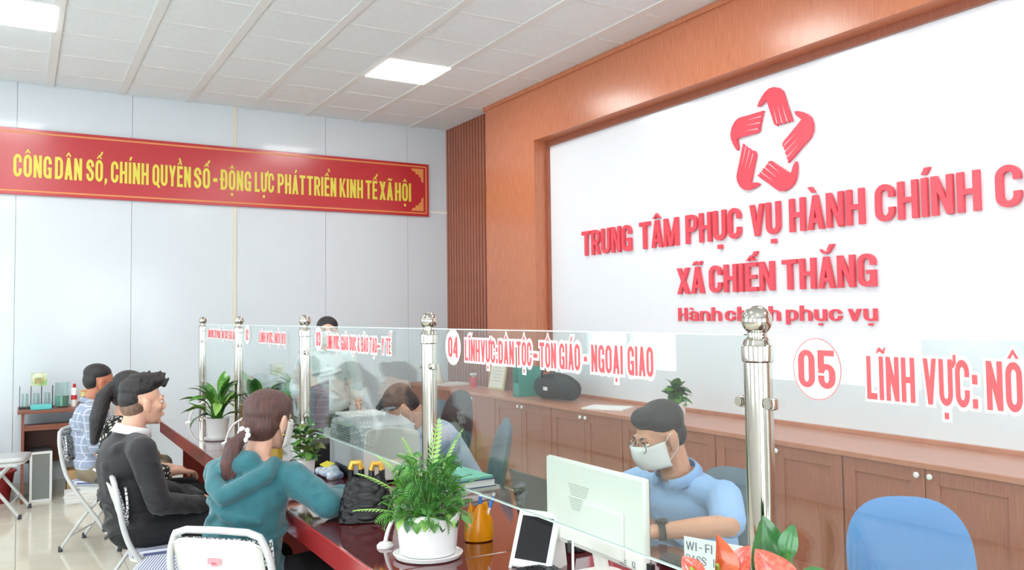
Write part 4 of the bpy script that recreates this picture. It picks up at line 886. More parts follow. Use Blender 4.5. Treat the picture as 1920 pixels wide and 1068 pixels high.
# small bushy plant between woman in teal and post 3
p = thing('potted_plant', 'small bushy plant with mottled leaves beside the face of the woman in teal', 'plant', (1.125, 3.74, DZ))
MB().lathe([(.03, 0), (.038, .1), (.04, .115), (.033, .115), (.01, .1)], n=20).build('pot', CERA, p)
SM = [leaf_mesh('leaf', LEAFG, .3, .6), leaf_mesh('leaf', LEAFD, .3, .5), leaf_mesh('leaf', mat('mottled_leaf', (120, 110, 60), .5, rgb2=(70, 110, 50), vs=30), .32, .5)]
for k in range(60):
    a = k*2.4; e = rnd.uniform(-.2, 1.2); z = .11+.16*k/60; r_ = .025+.02*math.sin(k); put_leaf(SM[k % 3], p, aim((r_*math.cos(a), r_*math.sin(a), z), (math.cos(a)*math.cos(e), math.sin(a)*math.cos(e), math.sin(e)), rnd.uniform(.04, .065), rnd.uniform(-.6, .6)))
MB().tube([(0, 0, .1), (.004, 0, .2), (0, 0, .27)], .003, 6).build('stem', LEAFG, p)
b = MB()
for k in range(5): b.ball((-.03+.015*(k % 3), -.035+.01*k, .16+.03*k), .008, 8)
b.build('small_flower', WHC, p, kind='stuff')
# ferny plant in the ribbed white pot in front
p = thing('potted_fern', 'ferny green plant in a ribbed white oval pot at the counter front', 'plant', (1.115, 2.42, DZ))
n_ = 72; b = MB(); vs = []; prof = [(.078, .014), (.084, .02), (.088, .06), (.092, .1), (.098, .135), (.093, .137), (.087, .12), (.02, .115)]
for i, (r_, z) in enumerate(prof):
    for j in range(n_):
        a = 2*math.pi*j/n_; rib = 1-(.022*(.5+.5*math.cos(a*24)) if 1 <= i <= 3 else 0); wz = (.008*math.cos(4*a) if i in (4, 5) else 0)
        vs.append((r_*rib*math.cos(a)*1.06, r_*rib*math.sin(a)*.92, z+wz))
fs = [(i*n_+j, i*n_+(j+1) % n_, (i+1)*n_+(j+1) % n_, (i+1)*n_+j) for i in range(len(prof)-1) for j in range(n_)]+[tuple(range(n_))[::-1], tuple(range((len(prof)-1)*n_, len(prof)*n_))]
o = b.add(vs, fs).build('pot', CERA, p, smooth=40); o.rotation_euler = (0, 0, R(-33))
o = MB().lathe([(.085, 0), (.098, .004), (.104, .016), (.1, .017), (.094, .012), (.02, .012)], n=40, sx=1.06, sy=.92).build('saucer', CERA, p); o.rotation_euler = (0, 0, R(-33))
MB().lathe([(.082, .105), (.082, .118), (.01, .124)], n=24, sx=1.04, sy=.9).build('soil', SOIL, p)
def frond(L_, bendv, m, nm='frond', nl=13, lw=.2):
    b = MB(); pts = [V((0, t*L_*math.cos(bendv*t*.7), t*L_*.25-bendv*t*t*L_*.75)) for t in [i/nl for i in range(nl+1)]]
    b.tube(pts, [.0014]*len(pts), 4)
    for i in range(2, nl+1):
        q = pts[i]; t = i/nl; l = L_*lw*math.sin(math.pi*min(1, .15+.85*t))**.7+.004
        for s in (-1, 1):
            d = V((s, .55, -.15)).normalized(); e = q+d*l; n1 = V((-.55*s*s, .9, 0))*l*.22
            mid = q+d*l*.5; b.add([q, mid+n1*s*s, e, mid-n1], [(0, 1, 2, 3)])
    return b.mesh(nm, m, 0)
FR = [frond(.075, .9, LEAFM, nl=9, lw=.28), frond(.08, .5, LEAFG, nl=9, lw=.25), frond(.065, 1.3, LEAFM, nl=8, lw=.34), frond(.12, .3, LEAFL, nl=12, lw=.15)]
for k in range(285):
    a = k*2.4+rnd.uniform(-.2, .2); e = rnd.uniform(-.5, 1.3); t = k/285; z = .12+.17*rnd.random()**1.2; r_ = (.03+.085*rnd.random())*(1.05-.5*(z-.12)/.17); a0 = a
    put_leaf(FR[k % 3], p, aim((r_*math.cos(a), r_*math.sin(a), z), (math.cos(a)*math.cos(e), math.sin(a)*math.cos(e), math.sin(e)), rnd.uniform(.6, 1.0), rnd.uniform(-.8, .8)), 'frond')
b = MB()
for k in range(40):
    a = k*2.4; r_ = .03+.06*rnd.random(); b.tube(cr([(.02*math.cos(a), .02*math.sin(a), .11), (r_*.6*math.cos(a), r_*.6*math.sin(a), .18), (r_*math.cos(a), r_*math.sin(a), .2+.08*rnd.random())], 3), .0015, 4)
b.build('stem_bundle', LEAFG, p, kind='stuff')
for k, (dx, dy, dz, L_) in enumerate([(-.75, .45, .5, 1.5), (-.5, .7, .75, 1.3), (.2, .1, 1, 1.7), (.45, -.1, 1, 1.5), (-.25, .3, 1, 1.2), (-.9, .25, .1, 1.4), (.5, -.55, .5, 1.1)]):
    st_ = [(0, 0, .13), (dx*.05, dy*.05, .13+dz*.07), (dx*.1, dy*.1, .13+dz*.13)]; so = MB().tube(cr(st_, 4), .0022, 6).build('stem', LEAFL, p)
    put_leaf(FR[3], so, aim(st_[-1], (dx, dy, dz*.8), L_*.85, 0), 'frond')
for k in range(12):
    a = 3.4+k*.28; put_leaf(SM[k % 2] if k % 3 else leaf_mesh('leaf', LEAFL, .3, .5), p, aim((.085*math.cos(a), .075*math.sin(a), .14), (math.cos(a), math.sin(a), -.5-.4*(k % 3)), .05), 'leaf')
# red anthuriums by the near post
p = thing('potted_anthurium', 'red anthuriums with glossy leaves at the foot of the nearest post', 'plant', (1.09, 1.03, DZ))
MB().lathe([(.05, 0), (.07, .09), (.074, .11), (.066, .11), (.02, .1)], n=28).build('pot', CERA, p)
SPATH = mat('anthurium_red', (226, 72, 62), .18, rgb2=(236, 120, 100), vs=9, coat=.5); SPO = mat('anthurium_orange', (214, 96, 46), .2, coat=.4)
HL = leaf_mesh('spathe', SPATH, .42, .25, 10, True, .2); HL2 = leaf_mesh('spathe', SPO, .42, .5, 10, True, .5); AL = leaf_mesh('leaf', mat('anthurium_leaf', (44, 104, 48), .3, rgb2=(58, 122, 58), vs=6, coat=.4), .36, .25, 10, True, .15)
camd = V((-.6, -.8, .05))
def anth(pos, d, L_, me, nrm, nm='spathe', spd=None):
    q = V(pos)-V((1.09, 1.03, DZ)); so = MB().tube(cr([(q.x*.2, q.y*.2, .1), (q.x*.7, q.y*.7, .2), tuple(q)], 5), .0028, 8).build('stem', LEAFG, p)
    put_leaf(me, so, aim(q, d, L_, 0, nrm), nm)
    if spd: MB().tube([q, q+V(spd)*.5, q+V(spd)], [.0045, .0045, .003], 10).build('spadix', mat('spadix_green', (150, 176, 70), .5), so)
anth((1.10, .975, 1.075), (-.45, .35, .75), .08, HL, camd, 'spathe', (-.02, .022, .03))
anth((1.10, 1.135, 1.065), (.1, -.2, 1), .065, HL2, (-.2, -1, -.2), 'spathe', (-.02, -.02, .02))
anth((1.09, 1.17, 1.045), (-.3, .5, .6), .05, HL, camd, 'spathe', (-.015, .01, .02))
anth((1.12, 1.11, 1.06), (.2, -.3, 1), .06, HL, (-1, -.2, 0), 'spathe')
anth((1.13, 1.04, 1.07), (-.1, -.1, 1), .11, AL, (-.4, -1, .3), 'leaf'); anth((1.15, 1.0, 1.07), (.5, -.45, .1), .07, AL, camd, 'leaf')
anth((1.115, .985, 1.13), (.1, -.1, 1), .05, AL, (-1, -.3, .2), 'leaf'); anth((1.11, .95, 1.10), (.45, -.6, .1), .055, AL, (-.2, -.6, 1), 'leaf')
anth((1.11, 1.16, 1.02), (-.6, .6, .2), .08, AL, (0, -.6, 1), 'leaf'); anth((1.08, 1.0, 1.04), (-.8, -.2, .2), .07, AL, (0, -.3, 1), 'leaf')
# small plant in white pot, added on the cabinet in place of a glass reflection
p = thing('potted_plant', 'leafy plant in a small white pot on the cabinet behind the light blue shirted clerk, standing in for a reflection in the glass', 'plant', (3.93, 4.42, .805))
MB().lathe([(.055, 0), (.07, .11), (.072, .12), (.062, .12), (.02, .11)], n=28).build('pot', CERA, p)
for k in range(60):
    a = k*2.4; e = rnd.uniform(.0, 1.4); put_leaf(SM[k % 2], p, aim((0, 0, .11+.1*rnd.random()), (math.cos(a)*math.cos(e), math.sin(a)*math.cos(e), math.sin(e)), rnd.uniform(.07, .12), rnd.uniform(-.5, .5)))

# ================================================================== THINGS ON THE COUNTER
def goose(x, y, label, az):
    g = thing('gooseneck_microphone', label, 'microphone', (x, y, DZ), az, 'white gooseneck microphones')
    MB().lathe([(.028, 0), (.028, .006), (.02, .014), (.006, .018)], n=24).build('base', WHITE, g)
    MB().tube(cr([(0, 0, .016), (.012, 0, .06), (.04, 0, .11), (.085, 0, .14)], 6), [.007, .006], 10).build('neck', WHITE, g)
    MB().tube([(.085, 0, .14), (.1, 0, .146), (.12, 0, .154)], [.008, .011, .009], 12).build('head', WHITE, g)
goose(1.045, 2.60, 'white gooseneck microphone tucked behind the ribbed white pot', 20)
goose(1.08, 5.22, 'white gooseneck microphone at the foot of the second farthest post', 5)
goose(1.07, 6.42, 'white gooseneck microphone at the far end of the counter, left of the broad leaved plant', 5)
# quilted bag
bg_ = thing('handbag', 'black quilted handbag with two gold topped handles on the counter', 'handbag', (1.12, 2.97, DZ), 20)
QB = mat('black_quilted_leather', (10, 10, 12), .32, spec=.35)
b = MB(); nu, nv = 96, 40; vs = []
for j in range(nv+1):
    v = j/nv; hw = .105*(1-.42*v**1.2)*(.94+.06*math.sin(math.pi*v)); hd = .05*(1-.72*v); z = .004+.165*v
    for i in range(nu):
        a = 2*math.pi*i/nu; ca, sa = math.cos(a), math.sin(a); x = hw*math.copysign(abs(ca)**.6, ca); y = hd*math.copysign(abs(sa)**.6, sa)
        qv = (abs(math.sin((i+j*1.1)*math.pi/12))*abs(math.sin((i-j*1.1)*math.pi/12)))**.5; k_ = 1+.06*qv; vs.append((x*k_, y*(1+.16*qv), z+.012*math.cos(2*a)*v))
b.add(vs, [(j*nu+i, j*nu+(i+1) % nu, (j+1)*nu+(i+1) % nu, (j+1)*nu+i) for j in range(nv) for i in range(nu)]+[tuple(range(nu))[::-1], tuple(range(nv*nu, (nv+1)*nu))]); b.build('body', QB, bg_, smooth=60)
for s in (-1, 1):
    hx = s*.038; zt = .215-.012*(s > 0)
    MB().tube([(hx-.02, s*.006, .12), (hx-.019, s*.012, zt-.02), (hx-.013, s*.014, zt), (hx+.013, s*.014, zt), (hx+.019, s*.012, zt-.02), (hx+.02, s*.006, .12)], .0075, 8, flat=1.5).build('handle', QB, bg_)
    MB().tube([(hx-.0195, s*.013, zt-.022), (hx-.013, s*.0145, zt+.001), (hx+.013, s*.0145, zt+.001), (hx+.0195, s*.013, zt-.022)], .0095, 8, flat=1.3).build('handle_ring', mat('gold_ring', (214, 168, 76), .35, .6), bg_)
b = MB()
for k in range(12): b.ball((.125+.006*math.sin(k), .0+.004*math.cos(k*2), .008+.0105*k), .007, 8)
b.build('bead_chain', mat('black_gold_bead', (84, 64, 30), .25, .5), bg_, kind='stuff')
def sheet(x, y, z, w_, d_, az, label, m=PAPER, h=.002, nm='paper_sheet', cat='paper'):
    o = MB().box((0, 0, h/2), (w_, d_, h)).build(nm, m, loc=(x, y, z)); o.rotation_euler = (0, 0, R(az)); return tag(o, label, cat)
sheet(1.10, 3.27, DZ, .22, .31, -8, 'white form under the hand of the woman in teal')
sheet(1.66, 4.17, DZ, .3, .22, 20, 'white papers under the pen of the bent over clerk', h=.008)
# pen in the clerk's hand
o = MB().tube([(0, 0, 0), (.02, .01, .14)], [.002, .005], 8).build('pen', WHITE, loc=(1.60, 4.02, .84)); tag(o, 'white pen held by the clerk bent over papers', 'pen')
# orange pen holder
ph = thing('pen_holder', 'orange yellow folded pen holder beside the ribbed white pot', 'pen holder', (1.34, 2.50, DZ), 15)
b = MB(); prof = [(.034, 0), (.044, .004), (.046, .03), (.042, .06), (.03, .1), (.026, .112), (.023, .108), (.028, .07), (.02, .02)]; n_ = 32; vs = []
for i, (r_, z) in enumerate(prof):
    for j in range(n_):
        a = 2*math.pi*j/n_; k_ = 1+(.12*math.sin(3*a+.5)*min(1, z/.08)); vs.append((r_*k_*math.cos(a)*1.1, r_*k_*math.sin(a)*.8, z+(.014*math.sin(3*a) if 3 < i < 7 else 0)))
b.add(vs, [(i*n_+j, i*n_+(j+1) % n_, (i+1)*n_+(j+1) % n_, (i+1)*n_+j) for i in range(len(prof)-1) for j in range(n_)]+[tuple(range(n_))[::-1], tuple(range((len(prof)-1)*n_, len(prof)*n_))]).build('holder', YELP, ph, smooth=50)
for k, (dx, dy, lb) in enumerate(((.004, .004, 'blue pen with a white cap, left one in the orange holder'), (.024, -.006, 'blue pen with a white cap, right one in the orange holder'))):
    q0 = V((1.335+dx*.6, 2.50+dy, DZ+.03)); q1 = q0+V((dx*1.5+.006, dy-.006, .125)); pe = thing('pen', lb, 'pen', tuple(q0), 0, 'pens in the orange holder')
    d = q1-q0; MB().tube([(0, 0, 0), d*.62], .0045, 10).build('barrel', WHITE, pe); MB().tube([d*.62, d*.92], .0058, 10).build('grip', BLUEP, pe); MB().tube([d*.92, d*1.0], .005, 10).build('cap', WHITE, pe)
# white framed tablet on a stand
tb_ = thing('tablet', 'small black screened tablet in a white easel frame on the counter', 'tablet', (1.31, 2.13, DZ), 0); tb_.rotation_euler = (0, 0, R(-63))
rm = rotm(-24)
def tbox(c, d): return [rm @ V(c)]
MB().box(rm @ V((0, 0, .088)), (.145, .014, .172), rm).build('frame', WHITE, tb_, bev=.006)
MB().box(rm @ V((0, -.0078, .09)), (.108, .002, .128), rm).build('screen', mat('black_screen', (22, 25, 30), .06), tb_)
MB().prism([(-.01, 0), (.1, 0), (.074, .145), (.066, .15)], ((.06, .004, .0), (0, 1, 0), (0, 0, 1), (1, 0, 0)), .01).prism([(-.01, 0), (.1, 0), (.074, .145), (.066, .15)], ((-.07, .004, .0), (0, 1, 0), (0, 0, 1), (1, 0, 0)), .01).build('stand', WHITE, tb_)
# thin white upright panel with black clip
cp = thing('card_stand', 'thin white upright card stand with a black clip before the white monitor', 'stand', (1.28, 1.86, DZ), -56)
MB().box((0, 0, .075), (.1, .006, .15), rotm(0)).build('panel', WHITE, cp, bev=.002); MB().box((.0, .008, .135), (.03, .012, .026)).build('clip', BLK, cp, bev=.002); MB().box((0, .012, .004), (.1, .05, .008)).build('foot', WHITE, cp)
# white monitor, back to the customers
mo = thing('monitor', 'white monitor seen from the back, in front of the light blue shirted clerk', 'monitor', (1.40, 1.925, DZ), 0)
MW = mat('white_monitor_shell', (240, 238, 230), .3)
MB().box((.0, 0, .205), (.022, .465, .245)).build('shell', MW, mo, bev=.008)
MB().box((.0125, 0, .205), (.004, .45, .23)).build('screen', MC['black_screen'], mo)
MB().box((-.014, 0, .16), (.012, .3, .13)).build('back_bulge', MW, mo, bev=.006)
b = MB()
for k in range(12):
    hw = .06-.0045*k+.02; b.box((-.0115, .06, .262-.006*k), (.001, hw*1.3, .0022)) if .262-.006*k > .23 else b.box((-.0207, .06, .262-.006*k), (.001, hw*1.3, .0022))
b.build('vent_slots', mat('vent_grey', (176, 180, 172), .6), mo, kind='stuff', smooth=0)
b = MB()
for k in range(4): b.box((-.0115, -.14, .103-.006*k), (.001, .03, .002))
b.build('port_slots', DGREY, mo, kind='stuff', smooth=0)
text_mesh('Q', .012, .016, ((-.0114, -.18, .092), (0, -1, 0), (0, 0, 1), (-1, 0, 0)), .0005, DGREY, mo, 'mark', s=.1, t=.1)
MB().tube([(.012, 0, .1), (.03, 0, .01)], .02, 12, flat=1).build('neck', MW, mo); MB().prism(rr(.16, .2, .05), ((.04, 0, .0), (1, 0, 0), (0, 1, 0), (0, 0, 1)), .012).build('base', MW, mo, bev=.003)
sc_ = MB().box((0, 0, .004), (.012, .05, .02)).build('side_port', BLK, mo, loc=(.0, -.226, .1))
# black laptop
lp = thing('laptop', 'black laptop with raised screen between the white monitor and the folders', 'laptop', (1.60, 2.36, DZ), 0)
MB().box((.04, 0, .009), (.23, .33, .018)).build('keyboard_deck', BLK, lp, bev=.004)
MB().box((-.10, 0, .115), (.008, .33, .215), rotm(0, -12, 0)).build('lid', BLKM, lp, bev=.003)
# keyboard on customer side of the monitor
kb = thing('keyboard', 'black keyboard lying between the tablet and the white monitor', 'keyboard', (1.29, 1.93, DZ), 0); kb.rotation_euler = (0, 0, R(84))
MB().box((0, 0, .008), (.36, .12, .016)).build('case', BLK, kb, bev=.003); b = MB()
for i in range(17):
    for j in range(5): b.box((-.166+.0208*i, -.044+.022*j, .0185), (.0175, .0185, .006))
b.build('key_block', mat('key_black', (40, 41, 46), .35), kb, kind='stuff')
# phone and mouse
o = MB().prism(rr(.065, .11, .028), ((0, 0, 0), (1, 0, 0), (0, 1, 0), (0, 0, 1)), .028).build('computer_mouse', BLK, bev=.012, loc=(1.70, 1.93, DZ)); tag(o, 'black mouse beside the right end of the white monitor', 'mouse')
o = MB().prism(rr(.07, .1, .02), ((0, 0, 0), (1, 0, 0), (0, 1, 0), (0, 0, 1)), .035).build('card_reader', DGREY, bev=.006, loc=(1.33, 1.62, DZ)); tag(o, 'dark grey rounded device below the white monitor, at the bottom edge', 'device')
# wifi card
wf_ = thing('table_card', 'white table card with wi-fi details beside the red anthuriums', 'card', (1.41, 1.455, DZ), 0)
wf_.rotation_euler = (0, 0, R(-70))
MB().box((0, 0, .185), (.17, .003, .07)).build('card', PAPER, wf_); MB().tube([(0, .004, 0), (0, .004, .155)], .004, 8).build('stem', WHITE, wf_); MB().lathe([(.03, 0), (.03, .006), (.01, .01)], n=20).build('foot', WHITE, wf_)
INK = mat('ink', (90, 92, 110), .6)
text_mesh([('WI', 0, .028), ('–', .034, .042), ('FI', .05, .068)], 0, .02, ((-.08, -.0016, .19), (1, 0, 0), (0, 0, 1), (0, -1, 0)), .0004, INK, wf_, 'lettering', s=.1, t=.09)
text_mesh([('PASS', 0, .052), ('12', .07, .086)], 0, .02, ((-.08, -.0016, .159), (1, 0, 0), (0, 0, 1), (0, -1, 0)), .0004, INK, wf_, 'lettering', s=.1, t=.09)
# folders
def folder(z, m, h, label, dx=0, az=0, w_=.24, d_=.33):
    f = thing('folder', label, 'folder', (1.665+dx, 3.36, z), 0, 'stacked folders'); f.rotation_euler = (0, 0, R(az)); MB().box((0, 0, h-.0015), (w_, d_, .003)).box((0, 0, .0015), (w_, d_, .003)).box((-w_/2+.002, 0, h/2), (.004, d_, h)).build('cover', m, f); MB().box((.004, 0, h/2), (w_-.02, d_-.012, h-.007)).build('paper_block', PAPER, f); return f
folder(DZ, PALEG, .012, 'pale folder at the bottom of the folder stack by the ferny plant', .01, 4, .27, .35)
folder(DZ+.0125, NAVY, .035, 'thick navy folder in the stack by the ferny plant', 0, 2, .26, .34)
folder(DZ+.048, MINT, .01, 'mint green folder on top of the navy folder', -.005, 3)
sheet(1.60, 3.43, DZ+.0585, .2, .15, 25, 'white sheet on top of the mint green folder')
# printer
pr_ = thing('printer', 'grey and cream printer on the counter, left of the ferny plant', 'printer', (1.46, 3.82, DZ), 0)
SIDE = mat('printer_grey', (170, 175, 178), .4)
side = [(-.235, .01), (-.235, .2), (-.2, .25), (-.12, .272), (.12, .272), (.2, .255), (.235, .2), (.235, .01)]
MB().prism(side, ((-.125, 0, 0), (0, 1, 0), (0, 0, 1), (1, 0, 0)), .27).build('body', SIDE, pr_, bev=.012)
MB().prism([(-.125, .012), (.15, .012), (.15, .2), (.14, .225), (.02, .252), (-.08, .252), (-.12, .235)], ((0, -.236, 0), (1, 0, 0), (0, 0, 1), (0, -1, 0)), .016).build('front_cover', PALEG, pr_, bev=.006)
b = MB()
for k in range(6): b.box((-.127, .02, .235-.012*k), (.006, .17, .005))
b.build('vent_slots', DGREY, pr_, kind='stuff'); MB().box((-.127, .03, .035), (.008, .2, .04)).build('paper_slot', BLK, pr_); MB().box((0, .13, .278), (.2, .16, .012), rotm(0, 0, 0)).build('paper_tray', WHITE, pr_)
# dark monitor behind post 3
md = thing('monitor', 'dark grey monitor seen from behind, at the post before the standing woman', 'monitor', (1.50, 4.72, DZ), 0); md.rotation_euler = (0, 0, R(-28))
MB().box((0, 0, .24), (.025, .44, .27)).build('shell', mat('blue_grey_shell', (84, 100, 108), .4), md, bev=.006); MB().box((.014, 0, .24), (.003, .42, .25)).build('screen', MC['black_screen'], md); MB().tube([(0, 0, .12), (0, 0, .01)], .02, 10).build('neck', BLK, md); MB().prism(rr(.16, .2, .04), ((0, 0, 0), (1, 0, 0), (0, 1, 0), (0, 0, 1)), .012).build('base', BLK, md)
o = MB().box((0, 0, .055), (.16, .2, .11)).build('card_printer', BLKM, bev=.008, loc=(1.36, 4.28, DZ)); tag(o, 'small black box shaped device just left of the grey and cream printer', 'device')
pk = thing('tissue_packet', 'clear packet with a yellow patch lying between the post and the printer', 'packet', (1.275, 3.86, DZ), 0)
blob('wrapper', [('e', (0, 0, .022), (.05, .1, .022)), ('e', (.01, .02, .034), (.036, .07, .022)), ('c', (-.03, -.08, .012), .014, (.03, -.06, .016), .018), ('c', (-.03, .08, .02), .02, (.03, .085, .018), .018)], mat('clear_wrapper', (214, 220, 226), .15, rgb2=(150, 176, 206), vs=30), pk, .006, 2); MB().box((-.004, .03, .056), (.045, .055, .006), rotm(8, -14, 20)).build('yellow_patch', mat('yellow_patch', (238, 222, 60), .4), pk)
o = MB().box((0, 0, .1), (.03, .22, .2)).build('box_file', mat('yellow_file', (222, 190, 60), .5), bev=.002, loc=(1.36, 5.16, DZ)); tag(o, 'yellow box file standing just right of the second farthest post', 'file')
# ================================================================== ON THE CABINETS
CT = .805
sheet(3.95, 7.95, CT, .3, .22, 10, 'stack of white papers on the cabinet left of the red cup', h=.02)
cu = thing('cup', 'small red cup with white flowers on the cabinet', 'cup', (4.0, 7.55, CT)); MB().lathe([(.035, 0), (.045, .1), (.041, .1), (.02, .01)], n=20).build('body', mat('red_cup', (206, 44, 56), .3), cu)
for k in range(5): a = k*1.26; MB().tube([(0, 0, .05), (.02*math.cos(a), .02*math.sin(a), .12)], .002, 5).ball((.025*math.cos(a), .025*math.sin(a), .13), .014, 8).build('flower', WHC, cu)
co = thing('figurine', 'small pale cone shaped ornament at the far end of the cabinets', 'ornament', (4.0, 8.35, CT)); MB().lathe([(.05, 0), (.045, .02), (.02, .12), (.012, .16), (.016, .18), (.004, .2)], n=20).build('body', mat('pale_cream', (222, 212, 190), .5), co)
fc = thing('framed_certificate', 'framed certificate with a cream mount leaning on the cabinet top', 'picture frame', (4.02, 7.12, CT), 0); fc.rotation_euler = (0, R(10), 0)
MB().box((0, 0, .17), (.016, .3, .34)).build('frame', mat('gilt_frame', (206, 186, 140), .4), fc, bev=.003); MB().box((-.0085, 0, .17), (.002, .255, .295)).build('certificate', mat('cream_paper', (232, 230, 214), .6), fc)
b = MB()
for k in range(7): b.box((-.0098, 0, .28-.032*k), (.0004, .2-.03*(k % 3), .004))
b.build('text_line', mat('faint_ink', (170, 160, 140), .7), fc, kind='stuff')
fh = thing('file_holder', 'green magazine file holder beside the black bag on the cabinet', 'file holder', (3.95, 6.42, CT)); MB().b2((-.12, -.05, 0), (.12, -.047, .26)).b2((-.12, .047, 0), (.12, .05, .26)).b2((-.12, -.05, 0), (.12, .05, .004)).b2((.117, -.05, 0), (.12, .05, .26)).b2((-.12, -.05, 0), (-.117, .05, .12)).build('shell', mat('green_plastic', (50, 150, 130), .3), fh)
bk = thing('travel_bag', 'black bag lying on the cabinet right of the green file holder', 'bag', (3.98, 5.98, CT)); blob('body', [('c', (0, -.2, .1), .095, (0, .2, .1), .1), ('e', (0, 0, .12), (.12, .28, .11))], BLKM, bk, .012, 3); MB().tube(cr([(-.08, -.12, .17), (-.09, -.08, .25), (-.09, .08, .25), (-.08, .12, .17)], 6), .01, 8).build('handle', BLK, bk); MB().box((-.122, 0, .1), (.004, .06, .03)).build('tag_patch', WHC, bk)
sheet(3.93, 5.20, CT, .25, .34, 30, 'white booklet on the cabinet top right of the black bag', h=.01)
# ================================================================== SIDE TABLE BY THE FAR WALL
TW = mat('side_table_veneer', (122, 66, 48), .4, rgb2=(138, 78, 56), vs=5, stretch=(2, 20, 20)); TX, TY, TH = .01, 8.15, .775
tt = thing('side_table', 'small brown wooden table against the far wall', 'table', (TX, TY, 0))
MB().box((.34, .225, TH-.0125), (.7, .47, .025)).build('tabletop', TW, tt, bev=.003)
for x in (.03, .65): MB().box((x, .23, (TH-.026)/2), (.022, .42, TH-.026)).build('side_panel', TW, tt)
MB().box((.34, .21, .615), (.596, .38, .018)).b2((.042, .03, .606), (.638, .045, .65)).build('shelf', TW, tt); MB().box((.34, .42, .45), (.596, .015, .34)).build('back_panel', mat('side_table_dark', (92, 50, 40), .5), tt)
TZ = TH
o = tag(MB().box((0, 0, .02), (.16, .12, .04)).build('plastic_tub', mat('teal_tub', (90, 196, 196), .4), bev=.006, loc=(.175, TY+.1, TZ)), 'low turquoise plastic tub at the front edge of the side table', 'tub')
rk = thing('cup_rack', 'black wire rack of upturned drinking glasses on the side table', 'rack', (.14, TY+.27, TZ)); MB().box((0, 0, .008), (.26, .13, .016)).build('base', BLK, rk)
for x in (-.125, -.04, .04, .125): MB().tube([(x, -.05, .01), (x, -.05, .19), (x, .05, .19), (x, .05, .01)], .0025, 6).build('rod', BLK, rk)
gl = None
for k, x in enumerate((-.085, 0, .085)):
    g0 = tag(MB().lathe([(.028, 0), (.026, .11), (.024, .11), (.026, .002)], n=16).build('drinking_glass', JAR, loc=(.14+x, TY+.27, TZ+.017)), ['left', 'middle', 'right'][k]+' drinking glass upturned on the wire rack', 'glass', 'glasses on the wire rack')
ca = thing('carton', 'white and green printed carton on top of the glass rack', 'carton', (.16, TY+.27, TZ+.192)); MB().box((0, 0, .055), (.12, .09, .11)).build('box', mat('carton_print', (226, 226, 206), .5, rgb2=(140, 186, 110), vs=14), ca); MB().box((0, -.0455, .045), (.07, .002, .05)).build('printed_panel', mat('carton_pink', (216, 150, 130), .5, rgb2=(120, 160, 80), vs=30), ca)
jg = thing('glass_jug', 'clear glass jug with a green band on the side table', 'jug', (.335, TY+.2, TZ)); MB().lathe([(.058, 0), (.06, .02), (.056, .2), (.062, .215), (.054, .2), (.056, .01)], n=24).build('body', JAR, jg); MB().lathe([(.0535, .012), (.053, .1), (.0, .1)], n=24).build('water', mat('greenish_water', (120, 170, 150), .1), jg)
cn = thing('spray_can', 'slim white and red can between the glass jug and the jars', 'can', (.43, TY+.2, TZ)); MB().lathe([(.024, 0), (.024, .15), (.012, .165)], n=18).build('body', WHITE, cn); MB().lathe([(.012, .165), (.013, .195), (.004, .2)], n=14).build('cap', mat('red_cap', (200, 50, 50), .4), cn); MB().lathe([(.0245, .06), (.0245, .1)], n=18).build('label_band', MC['red_cap'], cn)
ty = tag(MB().box((0, 0, .018), (.2, .2, .036)).build('tray', mat('dark_red_tray', (120, 40, 40), .4), bev=.008, loc=(.565, TY+.2, TZ)), 'dark red tray at the right end of the side table', 'tray')
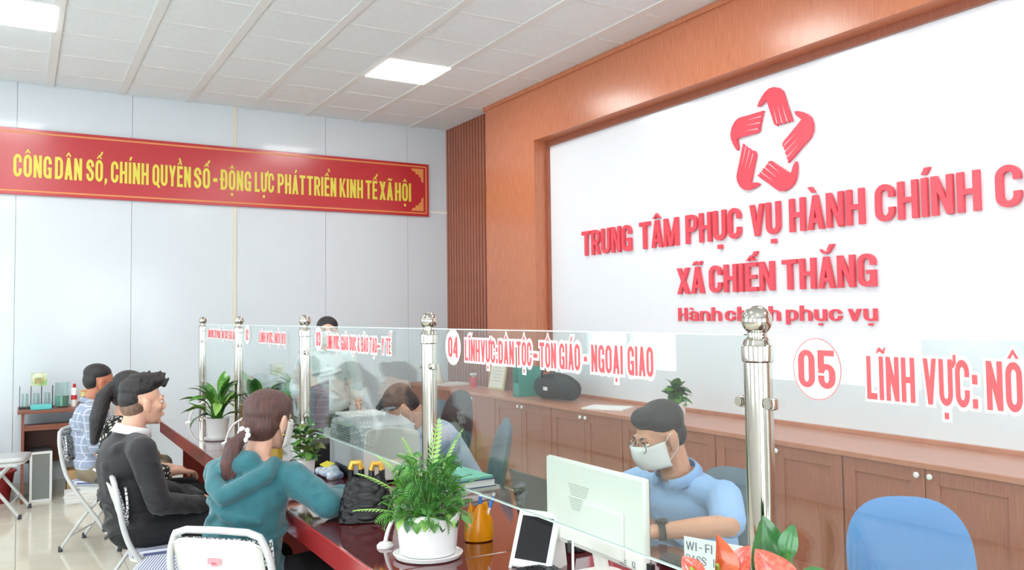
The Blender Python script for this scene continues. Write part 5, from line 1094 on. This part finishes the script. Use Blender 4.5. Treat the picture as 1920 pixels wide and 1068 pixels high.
for k, (x, c) in enumerate(((-.06, (200, 186, 120)), (0, (196, 150, 130)), (.06, (90, 120, 100)))):
    j_ = thing('jar', ['yellowish', 'pinkish', 'dark green'][k]+' jar on the dark red tray', 'jar', (.565+x, TY+.2, TZ+.036), 0, 'jars on the tray'); MB().lathe([(.025, 0), (.026, .08), (.02, .09)], n=16).build('body', mat('jar_%d' % k, c, .3), j_); MB().lathe([(.021, .09), (.021, .105), (.004, .106)], n=16).build('lid', BLK if k == 2 else GOLD, j_)
# computer case
pc = thing('computer_case', 'grey mesh computer case with a white frame under the side table', 'computer', (.178, 8.2, 0)); MB().b2((-.085, .006, .0), (.085, .34, .42)).build('body', DGREY, pc, bev=.004); MB().b2((-.085, -.006, 0), (-.065, .006, .42)).b2((.065, -.006, 0), (.085, .006, .42)).b2((-.065, -.006, .4), (.065, .006, .42)).b2((-.065, -.006, 0), (.065, .006, .02)).build('front_frame', mat('silver_frame', (226, 228, 230), .3), pc, bev=.003); MB().b2((-.065, 0, .02), (.065, .006, .4)).build('front_mesh', mat('mesh_grey', (128, 132, 130), .6, bump=.4, bs=300), pc)
# red basket bin
bs = thing('waste_bin', 'dark red plastic bin beside the side table, behind the empty chair', 'bin', (-.17, 8.38, 0)); MB().lathe([(.12, 0), (.155, .24), (.165, .25), (.165, .265), (.15, .265), (.12, .02)], n=32).build('body', mat('dark_red_plastic', (140, 40, 40), .5, bump=.3, bs=80), bs); MB().tube([(.166*math.cos(2*math.pi*i/32), .166*math.sin(2*math.pi*i/32), .258) for i in range(32)], .008, 8, closed=True).build('rim', MC['dark_red_plastic'], bs)
cb = tag(MB().box((0, 0, .11), (.24, .2, .22)).build('cardboard_box', mat('cardboard', (198, 160, 112), .8, var=.05, vs=8), bev=.003, loc=(.50, 8.42, .0)), 'brown cardboard box on the floor behind the man in the checked shirt', 'box')
b = MB()
for k in range(8): b.box((.004*math.sin(k*2), .004*math.cos(k*3), .006+.012*k), (.3, .21, .0105), rotm(0, 0, 3*math.sin(k)))
tag(b.build('paper_pile', PAPER, loc=(.50, 8.02, 0), kind='stuff'), 'pile of white papers on the floor before the cardboard box', 'papers')
tag(blob('plastic_bag', [('e', (0, 0, .05), (.09, .07, .05)), ('e', (.03, 0, .09), (.05, .05, .04))], mat('thin_white_plastic', (226, 226, 224), .3), None, .01, 2), 'crumpled white plastic bag on the pile of papers', 'bag').location = (.49, 8.02, .101)
